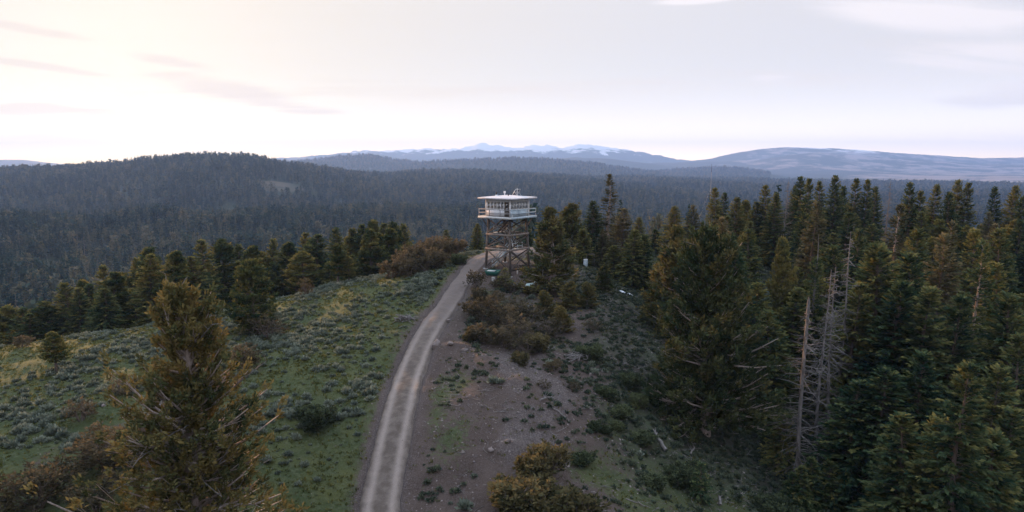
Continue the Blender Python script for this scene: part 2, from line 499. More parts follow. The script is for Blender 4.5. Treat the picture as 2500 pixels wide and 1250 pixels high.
# ------------------------------------------------------------------ materials
def newmat(name):
    m = bpy.data.materials.new(name)
    m.use_nodes = True
    m.node_tree.nodes.clear()
    return m, m.node_tree
def out(nt, sh, disp=None):
    o = N(nt, 'ShaderNodeOutputMaterial')
    nt.links.new(sh, o.inputs['Surface'])
def noise_at(nt, scale, detail=4, rough=0.55, coord='Object', dist=0.0, vec=None, stretch=None):
    n = N(nt, 'ShaderNodeTexNoise', inp={'Scale': scale, 'Detail': detail, 'Roughness': rough, 'Distortion': dist})
    if vec is None:
        t = N(nt, 'ShaderNodeTexCoord')
        vec = t.outputs[coord]
    if stretch:
        mp_ = N(nt, 'ShaderNodeMapping')
        mp_.inputs['Scale'].default_value = stretch
        nt.links.new(vec, mp_.inputs[0])
        vec = mp_.outputs[0]
    nt.links.new(vec, n.inputs['Vector'])
    return n.outputs[0]
def principled(nt, col, rough=0.8, spec=0.2, metal=0.0, bump=None, bstr=0.4, bdist=0.05):
    p = N(nt, 'ShaderNodeBsdfPrincipled')
    if isinstance(col, (tuple, list)):
        p.inputs['Base Color'].default_value = (*col[:3], 1)
    else:
        nt.links.new(col, p.inputs['Base Color'])
    if isinstance(rough, (int, float)):
        p.inputs['Roughness'].default_value = rough
    else:
        nt.links.new(rough, p.inputs['Roughness'])
    p.inputs['Specular IOR Level'].default_value = spec
    p.inputs['Metallic'].default_value = metal
    if bump is not None:
        b = N(nt, 'ShaderNodeBump', inp={'Strength': bstr, 'Distance': bdist})
        nt.links.new(bump, b.inputs['Height'])
        nt.links.new(b.outputs[0], p.inputs['Normal'])
    return p.outputs[0]
def foliage_mat(name, dark, mid, light, transl=0.35, var=0.5):
    m, nt = newmat(name)
    at = N(nt, 'ShaderNodeAttribute', attribute_name='tint')
    oi = N(nt, 'ShaderNodeObjectInfo')
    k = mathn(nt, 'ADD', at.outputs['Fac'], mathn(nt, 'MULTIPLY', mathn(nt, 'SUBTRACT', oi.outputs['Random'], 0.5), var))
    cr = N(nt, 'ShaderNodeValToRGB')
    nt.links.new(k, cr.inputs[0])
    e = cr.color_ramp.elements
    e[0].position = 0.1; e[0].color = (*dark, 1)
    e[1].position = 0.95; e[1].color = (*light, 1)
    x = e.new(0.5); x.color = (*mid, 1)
    d = N(nt, 'ShaderNodeBsdfDiffuse')
    t = N(nt, 'ShaderNodeBsdfTranslucent')
    nt.links.new(cr.outputs[0], d.inputs[0]); nt.links.new(cr.outputs[0], t.inputs[0])
    mx = N(nt, 'ShaderNodeMixShader', inp={0: transl})
    nt.links.new(d.outputs[0], mx.inputs[1]); nt.links.new(t.outputs[0], mx.inputs[2])
    out(nt, mx.outputs[0])
    return m
def plain_mat(name, a, b, scale=6.0, rough=0.8, spec=0.2, metal=0.0, bstr=0.25, stretch=None, bdist=0.02):
    m, nt = newmat(name)
    n1 = noise_at(nt, scale, 5, 0.6, stretch=stretch)
    c = mixc(nt, maprange(nt, n1, 0.3, 0.7), a, b)
    out(nt, principled(nt, c, rough, spec, metal, bump=n1, bstr=bstr, bdist=bdist))
    return m
# ------------------------------------------------------------------ ground sheets
def zones(x, y):
    """what the ground is made of: grass, gravel, forest litter (0..1 each)"""
    d, side = road_dist(x, y)
    n1 = fbm(x / 7, y / 7, 40, 4); n2 = fbm(x / 2.2, y / 2.2, 44, 3)
    right = sstep(1.2, 3.0, d * side)
    left = sstep(1.2, 2.2, -d * side)
    grass = left * np.clip(0.86 + 1.2 * n1, 0, 1)
    # right of the road: bare earth near, thin grass farther down the slope
    east = sstep(6, 17, x) * (y < 125)
    grass = np.maximum(grass, right * np.clip(0.27 + 0.42 * east + 1.3 * n1 + 0.6 * n2, 0, 0.75))
    grass = np.where(d < 40, grass, 0.8)
    # stony patches on the spur in front of the tower
    g = np.exp(-(((x - 1.0) / 5.0) ** 2 + ((y - 64) / 7.0) ** 2)) + 0.8 * np.exp(-(((x - 0.5) / 4.0) ** 2 + ((y - 50) / 6.0) ** 2)) + 0.6 * np.exp(-(((x - 3.5) / 3.5) ** 2 + ((y - 57) / 5.0) ** 2))
    gravel = np.clip(g * (0.75 + 1.8 * n2) + 0.9 * np.exp(-(d / 2.6) ** 2), 0, 1)
    # stony spots at lower left
    g2 = 0.9 * np.exp(-(((x + 29) / 5) ** 2 + ((y - 55) / 6) ** 2))
    gravel = np.clip(gravel + g2 * (0.6 + 2 * n2), 0, 1)
    grass = grass * (1 - 0.8 * gravel)
    r = np.hypot(x, y)
    litter = sstep(14, 24, x - 0.10 * np.abs(y - 75)) * sstep(20, 40, r)
    litter = np.maximum(litter, sstep(3, 12, -x * 0.45 + y - 122))
    # more of the dark litter colour on the east slope and under the shrubs of the spur
    litter = np.maximum(litter, 0.62 * sstep(5.5, 12, x + 0.9 * n1 * 10) * (y < 100) * sstep(42, 50, y + x * 0.5) * (1 - sstep(60, 75, -y + 120)))
    litter = np.maximum(litter, 0.6 * np.exp(-(((x + 1) / 4.5) ** 2 + ((y - 79) / 7) ** 2)))
    litter = np.clip(np.maximum(litter, sstep(150, 180, r)), 0, 1)
    tan_spot = np.exp(-(((x - 68) / 14) ** 2 + ((y - 92) / 12) ** 2))
    litter = litter * (1 - 0.8 * tan_spot)
    grass = grass * (1 - np.clip(litter * 1.0 - 0.45, 0, 1) * 1.8) * (1 - 0.5 * tan_spot)
    return grass, gravel, litter

def polar_sheet(name, radii, azs, zfun, mat, attr=True, drop_inner=False):
    rr, aa = np.meshgrid(radii, azs, indexing='ij')
    x = rr * np.sin(aa); y = rr * np.cos(aa)
    z = zfun(x, y)
    nr, na = x.shape
    i = np.arange(nr - 1)[:, None] * na; j = np.arange(na - 1)[None, :]
    F = np.stack([i + j, i + na + j, i + na + j + 1, i + j + 1], -1).reshape(-1, 4)
    mb = MB()
    mb.add(np.stack([x, y, z], -1).reshape(-1, 3), F[:, ::-1])
    o = mb.build(name, mat, smooth=True)
    if attr:
        g, gv, lt = zones(x.ravel(), y.ravel())
        at = o.data.attributes.new('zone', 'FLOAT_COLOR', 'POINT')
        at.data.foreach_set('color', np.stack([g, gv, lt, np.ones_like(g)], -1).astype(np.float32).ravel())
    tag(o, kind='structure')
    return o

# near ground material
MAT_GROUND, nt = newmat('hill_soil_and_grass')
zn = N(nt, 'ShaderNodeAttribute', attribute_name='zone')
zs = N(nt, 'ShaderNodeSeparateColor')
nt.links.new(zn.outputs['Color'], zs.inputs[0])
na_ = noise_at(nt, 0.35, 6, 0.6)
nb_ = noise_at(nt, 2.6, 5, 0.65)
nc_ = noise_at(nt, 11.0, 4, 0.7)
nd_ = noise_at(nt, 30.0, 3, 0.7)
soil = mixc(nt, maprange(nt, na_, 0.35, 0.65), (0.064, 0.045, 0.038), (0.100, 0.073, 0.062))
soil = mixc(nt, maprange(nt, nc_, 0.42, 0.72), soil, (0.132, 0.102, 0.092))
soil = mixc(nt, maprange(nt, nd_, 0.62, 0.75), soil, (0.22, 0.185, 0.172))
gr1 = mixc(nt, maprange(nt, na_, 0.38, 0.66), (0.052, 0.068, 0.028), (0.090, 0.094, 0.034))
gr1 = mixc(nt, maprange(nt, nb_, 0.42, 0.70), gr1, (0.095, 0.105, 0.055))
gr1 = mixc(nt, maprange(nt, nc_, 0.5, 0.75), gr1, (0.045, 0.052, 0.035))
vor = N(nt, 'ShaderNodeTexVoronoi', inp={'Scale': 9.0, 'Randomness': 1.0})
tcg = N(nt, 'ShaderNodeTexCoord')
nt.links.new(tcg.outputs['Object'], vor.inputs['Vector'])
stone = mixc(nt, vor.outputs['Color'], (0.095, 0.074, 0.068), (0.180, 0.148, 0.138))
stone = mixc(nt, maprange(nt, vor.outputs['Distance'], 0.35, 0.75), stone, (0.09, 0.07, 0.065))
litter = mixc(nt, maprange(nt, nb_, 0.35, 0.7), (0.034, 0.036, 0.028), (0.062, 0.058, 0.044))
gsoft = mathn(nt, 'ADD', zs.outputs[0], mathn(nt, 'MULTIPLY', mathn(nt, 'SUBTRACT', nb_, 0.5), 1.1))
gfac = maprange(nt, gsoft, 0.30, 0.62)
c = mixc(nt, gfac, soil, gr1)
gvf = maprange(nt, mathn(nt, 'ADD', zs.outputs[1], mathn(nt, 'MULTIPLY', mathn(nt, 'SUBTRACT', nc_, 0.5), 1.2)), 0.42, 0.72)
c = mixc(nt, gvf, c, stone)
litter = mixc(nt, maprange(nt, mathn(nt, 'ADD', na_, mathn(nt, 'MULTIPLY', nc_, 0.4)), 0.55, 0.85), litter, (0.050, 0.066, 0.046))
c = mixc(nt, zs.outputs[2], c, litter)
hgt = mathn(nt, 'ADD', mathn(nt, 'MULTIPLY', nb_, 0.6), mathn(nt, 'MULTIPLY', nc_, 0.4))
out(nt, principled(nt, c, 0.95, 0.1, bump=hgt, bstr=0.9, bdist=0.35))

# far land: forest floor, pale openings, far ones painted sunlit pink, snow on the high range
MAT_FAR, nt = newmat('far_land')
geo = N(nt, 'ShaderNodeNewGeometry')
sepp = N(nt, 'ShaderNodeSeparateXYZ')
nt.links.new(geo.outputs['Position'], sepp.inputs[0])
n1 = noise_at(nt, 1 / 900.0, 8, 0.62, vec=geo.outputs['Position'])
n2 = noise_at(nt, 1 / 60.0, 6, 0.65, vec=geo.outputs['Position'])
n3 = noise_at(nt, 1 / 380.0, 9, 0.66, vec=geo.outputs['Position'], stretch=(1, 1, 3.0))
r2 = N(nt, 'ShaderNodeVectorMath', operation='LENGTH')
nt.links.new(geo.outputs['Position'], r2.inputs[0])
dist = r2.outputs['Value']
wood = mixc(nt, maprange(nt, n2, 0.3, 0.7), (0.020, 0.030, 0.022), (0.045, 0.052, 0.036))
openg = mixc(nt, n2, (0.070, 0.060, 0.045), (0.120, 0.098, 0.078))
at = N(nt, 'ShaderNodeAttribute', attribute_name='open')
opf = maprange(nt, mathn(nt, 'ADD', at.outputs['Fac'], mathn(nt, 'MULTIPLY', mathn(nt, 'SUBTRACT', n3, 0.5), 1.6)), 0.42, 0.62)
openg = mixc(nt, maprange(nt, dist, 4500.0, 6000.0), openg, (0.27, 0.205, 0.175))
openg = mixc(nt, maprange(nt, dist, 8000.0, 11000.0), openg, mixc(nt, n2, (0.26, 0.205, 0.205), (0.40, 0.32, 0.32)))  # farthest ranges paler and pinker: sunset glow put into the ground colour
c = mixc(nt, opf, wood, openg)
sn = mathn(nt, 'ADD', sepp.outputs['Z'], mathn(nt, 'MULTIPLY', mathn(nt, 'SUBTRACT', n3, 0.5), 520.0))
snf = maprange(nt, sn, 205.0, 265.0)
snf = mathn(nt, 'MULTIPLY', snf, maprange(nt, dist, 12000.0, 12300.0))
c = mixc(nt, snf, c, (0.85, 0.87, 0.92))
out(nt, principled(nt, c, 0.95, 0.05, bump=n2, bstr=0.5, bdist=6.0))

AZ_IN = np.concatenate([np.linspace(-180, -54, 22)[:-1], np.linspace(-54, 54, 430), np.linspace(54, 180, 22)[1:]]) * math.pi / 180
rad_near = np.concatenate([np.linspace(2, 36, 14)[:-1], 36 * np.exp(np.linspace(0, math.log(185 / 36), 270))])
def near_sheet(x, y):
    z = ground(x, y)
    d, _ = road_dist(x, y)
    return z - 0.34 * (1 - sstep(1.15, 1.75, d))       # the road bed is dug in
ground_o = polar_sheet('ground', rad_near, AZ_IN, near_sheet, MAT_GROUND)
rad_far = 184.9 * np.exp(np.linspace(0, math.log(15500 / 184.9), 330))
def far_sheet(x, y):
    z = ground(x, y)
    r = np.hypot(x, y)
    return z - 0.05 * (r < 186)
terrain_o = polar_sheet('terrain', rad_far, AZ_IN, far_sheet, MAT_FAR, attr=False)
# openness of the far land
CLEAR = [P(1000, 552, 840), P(500, 468, 1450), P(620, 410, 1750), P(540, 480, 1400)]
def openness(x, y):
    r = np.hypot(x, y); az = np.arctan2(x, y)
    o = 0.10 + 0.0 * x
    o = np.maximum(o, 0.5 * sstep(0.13, 0.22, fbm(x / 150, y / 230, 95, 4)) * (1 - sstep(2600, 3600, r)) * sstep(300, 450, r))
    # bare plain and foothills at right
    o = np.maximum(o, 0.62 * sstep(0.36, 0.50, az) * sstep(4700, 5400, r) * (1 - sstep(8000, 8600, r)))
    o = np.maximum(o, 0.50 * sstep(0.20, 0.36, az) * sstep(8000, 8600, r))
    o = np.maximum(o, 0.22 * sstep(10200, 10600, r))
    for (a, b, c_), (sx, sy, amp) in zip(CLEAR, ((38, 60, 0.95), (75, 26, 0.62), (40, 60, 0.58), (60, 20, 0.60))):
        # long axis across the line of sight
        ux, uy = a / math.hypot(a, b), b / math.hypot(a, b)
        al = (x - a) * ux + (y - b) * uy; ac = -(x - a) * uy + (y - b) * ux
        o = np.maximum(o, amp * np.exp(-((ac / sx) ** 2 + (al / sy) ** 2)))
    return o
co = np.empty(len(terrain_o.data.vertices) * 3, np.float32)
terrain_o.data.vertices.foreach_get('co', co)
co = co.reshape(-1, 3)
at_ = terrain_o.data.attributes.new('open', 'FLOAT', 'POINT')
at_.data.foreach_set('value', openness(co[:, 0].astype(float), co[:, 1].astype(float)).astype(np.float32))

# haze: one closed box of even, thin, pale air round everything
HAZE_DENSITY = 1.0e-4
hb = MB()
HZ_TOP, HZ_BOT = 480.0, -230.0
hb.box((0, 0, (HZ_TOP + HZ_BOT) / 2), (31200, 31200, HZ_TOP - HZ_BOT))
MAT_HAZE, nt = newmat('thin_air_haze')
pv = N(nt, 'ShaderNodeVolumePrincipled')
pv.inputs['Color'].default_value = (0.29, 0.50, 1.0, 1)
pv.inputs['Density'].default_value = HAZE_DENSITY
pv.inputs['Anisotropy'].default_value = 0.24
oo = N(nt, 'ShaderNodeOutputMaterial')
nt.links.new(pv.outputs[0], oo.inputs['Volume'])
haze = hb.build('haze', MAT_HAZE)
tag(haze, kind='stuff')
# ------------------------------------------------------------------ the dirt road: a draped strip with two worn wheel tracks
MAT_ROAD, nt = newmat('packed_dirt_road')
rl = N(nt, 'ShaderNodeAttribute', attribute_name='lane')
nl = noise_at(nt, 1.3, 5, 0.6); nf = noise_at(nt, 14.0, 4, 0.7); ng = noise_at(nt, 42.0, 3, 0.7)
mid_c = mixc(nt, maprange(nt, nl, 0.35, 0.65), (0.095, 0.074, 0.062), (0.132, 0.105, 0.088))
trk_c = mixc(nt, maprange(nt, nf, 0.35, 0.7), (0.240, 0.192, 0.165), (0.305, 0.250, 0.220))
c = mixc(nt, mathn(nt, 'ADD', rl.outputs['Fac'], mathn(nt, 'MULTIPLY', mathn(nt, 'SUBTRACT', nl, 0.5), 0.7), clamp=True), mid_c, trk_c)
c = mixc(nt, maprange(nt, ng, 0.60, 0.78), c, (0.36, 0.33, 0.32))
c = mixc(nt, maprange(nt, ng, 0.38, 0.28), c, (0.11, 0.095, 0.09))
tcr = N(nt, 'ShaderNodeTexCoord'); sry = N(nt, 'ShaderNodeSeparateXYZ'); nt.links.new(tcr.outputs['Object'], sry.inputs[0])
c = mixc(nt, maprange(nt, sry.outputs[1], 58.0, 88.0), c, mixc(nt, nl, (0.115, 0.090, 0.080), (0.185, 0.150, 0.135)))
out(nt, principled(nt, c, 0.95, 0.1, bump=nf, bstr=0.6, bdist=0.06))
def build_road():
    pts = ROAD
    seg = np.r_[0, np.cumsum(np.linalg.norm(np.diff(pts, axis=0), axis=1))]
    s = np.arange(0, seg[-1], 0.35)
    c = np.stack([np.interp(s, seg, pts[:, 0]), np.interp(s, seg, pts[:, 1])], -1)
    d = unit(np.gradient(c, axis=0))
    nrm = np.stack([d[:, 1], -d[:, 0]], -1)           # to the right
    offs = np.linspace(-1, 1, 33)
    half = np.interp(c[:, 1], [20, 60, 92, 100, 108, 118], [1.62, 1.45, 1.32, 1.5, 2.3, 3.2])
    e = 1 + 0.34 * fbm(s / 2.2, s * 0, 51, 4)
    e2 = 1 + 0.34 * fbm(s / 2.2, s * 0 + 9, 52, 4)
    V = []; lane = []
    for o in offs:
        w = half * np.where(o < 0, e, e2) * o
        q = c + nrm * w[:, None]
        base = ground(q[:, 0], q[:, 1], True) * 0.5 + ground(q[:, 0], q[:, 1], False) * 0.5
        ab = np.abs(w + 0.10 * fbm(s / 6, s * 0 + 3, 55, 3))
        rut = np.exp(-((ab - 0.82) / 0.30) ** 2)
        crown = 0.05 * np.exp(-(ab / 0.45) ** 2)
        edge = sstep(0.80, 1.0, abs(o))
        z = base + 0.13 - 0.055 * rut + crown - 0.42 * edge + 0.10 * fbm(q[:, 0] / 1.1, q[:, 1] / 1.1, 60, 4)
        V.append(np.c_[q, z]); lane.append(np.clip(rut * 0.95 + 0.35 * edge, 0, 1))
    V = np.stack(V, 1); ns, no = V.shape[:2]
    i = np.arange(ns - 1)[:, None] * no; j = np.arange(no - 1)[None, :]
    F = np.stack([i + j, i + j + 1, i + no + j + 1, i + no + j], -1).reshape(-1, 4)
    mb = MB(); mb.add(V.reshape(-1, 3), F)
    o = mb.build('dirt_road', MAT_ROAD, smooth=True)
    a = o.data.attributes.new('lane', 'FLOAT', 'POINT')
    a.data.foreach_set('value', np.stack(lane, 1).ravel().astype(np.float32))
    tag(o, kind='structure')
build_road()

# ------------------------------------------------------------------ plant materials
M_BARK = plain_mat('brown_bark', (0.085, 0.062, 0.050), (0.16, 0.125, 0.105), 9, stretch=(1, 1, 0.25), bstr=0.5)
M_PALEBARK = plain_mat('pale_bark', (0.24, 0.18, 0.15), (0.40, 0.33, 0.29), 9, stretch=(1, 1, 0.3), bstr=0.4)
M_DEAD = plain_mat('silver_deadwood', (0.105, 0.092, 0.086), (0.215, 0.190, 0.180), 7, stretch=(1, 1, 0.3), bstr=0.4)
M_FIR = foliage_mat('fir_needles', (0.020, 0.046, 0.030), (0.072, 0.100, 0.048), (0.215, 0.190, 0.066))
M_FIRTAN = foliage_mat('fir_needles_tan', (0.050, 0.056, 0.034), (0.108, 0.104, 0.054), (0.200, 0.165, 0.088))
M_PINE = foliage_mat('pine_needles', (0.022, 0.044, 0.026), (0.074, 0.092, 0.038), (0.205, 0.170, 0.056))
M_JUN = foliage_mat('juniper_sprays', (0.030, 0.046, 0.024), (0.086, 0.092, 0.040), (0.190, 0.142, 0.052), transl=0.2)
M_MAH = foliage_mat('mahogany_leaves', (0.038, 0.038, 0.026), (0.086, 0.072, 0.044), (0.172, 0.132, 0.080))
M_OLIVE = foliage_mat('olive_bush_leaves', (0.038, 0.042, 0.022), (0.088, 0.080, 0.040), (0.165, 0.130, 0.062))
M_GREENB = foliage_mat('green_bush_leaves', (0.034, 0.046, 0.030), (0.072, 0.088, 0.048), (0.135, 0.150, 0.075))
M_SAGE = foliage_mat('sage_leaves', (0.075, 0.094, 0.072), (0.150, 0.172, 0.132), (0.265, 0.280, 0.210), transl=0.2)
M_GRASS = foliage_mat('grass_blades', (0.050, 0.062, 0.022), (0.105, 0.108, 0.034), (0.205, 0.170, 0.055), transl=0.3)
def far_foliage(name, dark, mid, light, transl=0.25):
    m, nt = newmat(name)
    at = N(nt, 'ShaderNodeAttribute', attribute_name='tint'); oi = N(nt, 'ShaderNodeObjectInfo')
    pn_ = noise_at(nt, 1 / 170.0, 4, 0.6, vec=oi.outputs['Location'])
    k = mathn(nt, 'ADD', at.outputs['Fac'], mathn(nt, 'MULTIPLY', mathn(nt, 'SUBTRACT', oi.outputs['Random'], 0.5), 0.9))
    k = mathn(nt, 'ADD', k, mathn(nt, 'MULTIPLY', mathn(nt, 'SUBTRACT', pn_, 0.5), 1.3))
    cr = N(nt, 'ShaderNodeValToRGB'); nt.links.new(k, cr.inputs[0])
    e = cr.color_ramp.elements
    e[0].position = 0.0; e[0].color = (*dark, 1); e[1].position = 1.05; e[1].color = (*light, 1)
    x_ = e.new(0.5); x_.color = (*mid, 1)
    d = N(nt, 'ShaderNodeBsdfDiffuse'); t = N(nt, 'ShaderNodeBsdfTranslucent')
    nt.links.new(cr.outputs[0], d.inputs[0]); nt.links.new(cr.outputs[0], t.inputs[0])
    mx = N(nt, 'ShaderNodeMixShader', inp={0: transl}); nt.links.new(d.outputs[0], mx.inputs[1]); nt.links.new(t.outputs[0], mx.inputs[2])
    out(nt, mx.outputs[0])
    return m
M_FARN = far_foliage('far_needles', (0.010, 0.030, 0.034), (0.036, 0.066, 0.060), (0.140, 0.135, 0.095))

# ------------------------------------------------------------------ plant shapes (each returns a dict part name -> mesh)
def fir(H, Rb, seed, nb=240, K=30, crown0=0.06, mat=None, bark=None, dens=1.0, topbare=0.0, sl=1.0):
    g = np.random.default_rng(seed)
    tr = MB()
    zz = np.linspace(-0.8, H * 0.985, 9)
    wob = 0.012 * H * np.stack([np.sin(zz * 0.5 + seed), np.cos(zz * 0.37 + seed * 2)], -1) * (np.clip(zz, 0, None) / H)[:, None]
    tr.tube(np.c_[wob, zz], np.interp(zz, [-1, 0, H], [0.017 * H + 0.06, 0.014 * H + 0.05, 0.012]), 7, g.random())
    q = np.sort(g.random(nb) ** 1.12)
    h = H * (crown0 + (0.985 - crown0 - topbare) * q)
    az = np.arange(nb) * 2.39996 + g.normal(0, 0.35, nb)
    lob = 1 + 0.22 * np.sin(az * 2 + seed) * g.random()
    L = (Rb * (1 - q) ** 0.70 * g.uniform(0.62, 1.12, nb) * lob + 0.34)
    low = np.clip((0.16 - q) / 0.16, 0, 1)
    L *= 1 - 0.35 * low
    el = np.interp(q, [0, 0.35, 0.8, 1], [-0.32, -0.12, 0.28, 0.85]) + g.normal(0, 0.10, nb)
    bx = np.interp(h, zz, wob[:, 0]); by = np.interp(h, zz, wob[:, 1])
    b0 = np.stack([bx, by, h], -1)
    d = np.stack([np.cos(az) * np.cos(el), np.sin(az) * np.cos(el), np.sin(el)], -1)
    side = np.stack([-np.sin(az), np.cos(az), 0 * az], -1)
    def at(s):
        return b0 + d * (L * s)[:, None] + np.array([[0, 0, 1.0]]) * (L * (0.10 * s * s - 0.06 * s))[:, None]
    cr = MB()
    tr.sticks(at(0 * L), at(0 * L + 0.55), 0.012 + 0.010 * L, 0.006 + 0.006 * L, 0.4)
    bt = g.normal(0.46, 0.17, nb) + 0.18 * (q - 0.3)
    for k in range(K):
        s = np.clip((k + g.random(nb)) / K, 0.10, 1.0)
        s = 0.14 + 0.86 * s
        keep = g.random(nb) < np.clip(L / (Rb * 0.55), 0.35, 1.0) * dens * (0.86 + 0.14 * np.sin(az * 1.7 + seed))
        sg = np.where(g.random(nb) < 0.5, 1.0, -1.0)
        lat = g.uniform(0.35, 1.05, nb) * sg * (1 - 0.55 * s)
        dd = unit(d * 0.8 + side * lat[:, None] + np.array([[0, 0, 1.0]]) * g.normal(0.02, 0.22, nb)[:, None])
        roll = g.normal(0, 0.55, nb)
        sv = unit(np.cross(dd, np.array([[0, 0, 1.0]])))
        sv = unit(sv * np.cos(roll)[:, None] + np.cross(dd, sv) * np.sin(roll)[:, None])
        LL = ((0.21 + 0.22 * L / max(Rb, 0.5) * (1.15 - s)) * g.uniform(0.6, 1.4, nb) + 0.08) * sl
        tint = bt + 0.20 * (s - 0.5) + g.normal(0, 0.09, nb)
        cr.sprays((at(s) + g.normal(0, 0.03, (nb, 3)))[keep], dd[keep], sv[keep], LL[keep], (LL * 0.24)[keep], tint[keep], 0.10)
    # tip leader
    nt_ = 24
    th = H * (1 - topbare) - g.random(nt_) * 0.07 * H
    a = g.random(nt_) * 6.283
    dd = unit(np.stack([np.cos(a) * 0.6, np.sin(a) * 0.6, np.full(nt_, 0.8)], -1))
    if topbare < 0.02:
        cr.sprays(np.stack([np.interp(th, zz, wob[:, 0]), np.interp(th, zz, wob[:, 1]), th], -1), dd, unit(np.cross(dd, g.normal(size=(nt_, 3)))), 0.42, 0.09, np.full(nt_, 0.6))
    return {'trunk': tr.mesh('trunk', bark or M_BARK), 'crown': cr.mesh('crown', mat or M_FIR)}

def puffs(cr, g, tips, dirs, n, Lm, wr, tint0, spread=1.0, fill=0.25, bend=0.05):
    m = len(tips)
    T = np.repeat(tips, n, 0); D = np.repeat(dirs, n, 0)
    dd = unit(D * 0.7 + g.normal(0, spread, (m * n, 3)) * 0.75)
    dd[:, 2] = np.abs(dd[:, 2]) * 0.7 + dd[:, 2] * 0.3
    dd = unit(dd)
    sv = unit(np.cross(dd, g.normal(size=(m * n, 3))))
    LL = Lm * g.uniform(0.6, 1.3, m * n)
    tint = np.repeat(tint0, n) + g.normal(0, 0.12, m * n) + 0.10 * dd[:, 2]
    cr.sprays(T + g.normal(0, fill * Lm, (m * n, 3)), dd, sv, LL, LL * wr, tint, bend)

def pine(H, Rb, seed, nb=85, n=26, crown0=0.22, mat=None, lm=0.42, sharp=0.62):
    g = np.random.default_rng(seed)
    tr = MB(); cr = MB()
    zz = np.linspace(-0.7, H * 0.97, 8)
    wob = 0.02 * H * np.stack([np.sin(zz * 0.4 + seed), np.cos(zz * 0.3 + seed)], -1) * (np.clip(zz, 0, None) / H)[:, None]
    tr.tube(np.c_[wob, zz], np.interp(zz, [-1, 0, H], [0.026 * H + 0.06, 0.020 * H + 0.05, 0.02]), 7, g.random())
    q = np.sort(g.random(nb)); az = np.arange(nb) * 2.39996 + g.normal(0, 0.5, nb)
    h = H * (crown0 + (0.95 - crown0) * q)
    prof = (1 - q ** 1.45) ** (sharp + 0.12) * (0.55 + 0.45 * np.clip(q / 0.25, 0, 1))
    L = Rb * prof * g.uniform(0.5, 1.12, nb) + 0.25
    el = np.interp(q, [0, 0.4, 1], [-0.05, 0.22, 1.0]) + g.normal(0, 0.14, nb)
    b0 = np.stack([np.interp(h, zz, wob[:, 0]), np.interp(h, zz, wob[:, 1]), h], -1)
    d = np.stack([np.cos(az) * np.cos(el), np.sin(az) * np.cos(el), np.sin(el)], -1)
    up = np.array([[0, 0, 1.0]])
    def at(s):
        return b0 + d * (L * s)[:, None] + up * (L * 0.22 * s * s)[:, None]
    tr.sticks(at(0 * L), at(0 * L + 0.5), 0.018 + 0.014 * L, 0.012 + 0.008 * L, 0.4)
    tr.sticks(at(0 * L + 0.5), at(0 * L + 0.97), 0.012 + 0.008 * L, 0.006, 0.4)
    side = np.stack([-np.sin(az), np.cos(az), 0 * az], -1)
    bt = g.normal(0.46, 0.18, nb) + 0.14 * q
    for s, off in ((1.0, 0), (0.86, 0.30), (0.86, -0.30), (0.68, 0.34), (0.68, -0.34), (0.48, 0.2), (0.48, -0.2)):
        tip = at(0 * L + s) + side * (off * L * g.uniform(0.6, 1.2, nb))[:, None] + g.normal(0, 0.08, (nb, 3))
        keep = (g.random(nb) < 0.9) & (L * s > 0.25)
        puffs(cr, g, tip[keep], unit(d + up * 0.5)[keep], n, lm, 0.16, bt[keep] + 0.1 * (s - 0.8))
    puffs(cr, g, np.array([[wob[-1, 0], wob[-1, 1], H * 0.95]]), np.array([[0, 0, 1.0]]), n, lm, 0.16, np.array([0.6]))
    return {'trunk': tr.mesh('trunk', M_BARK), 'crown': cr.mesh('crown', mat or M_PINE)}

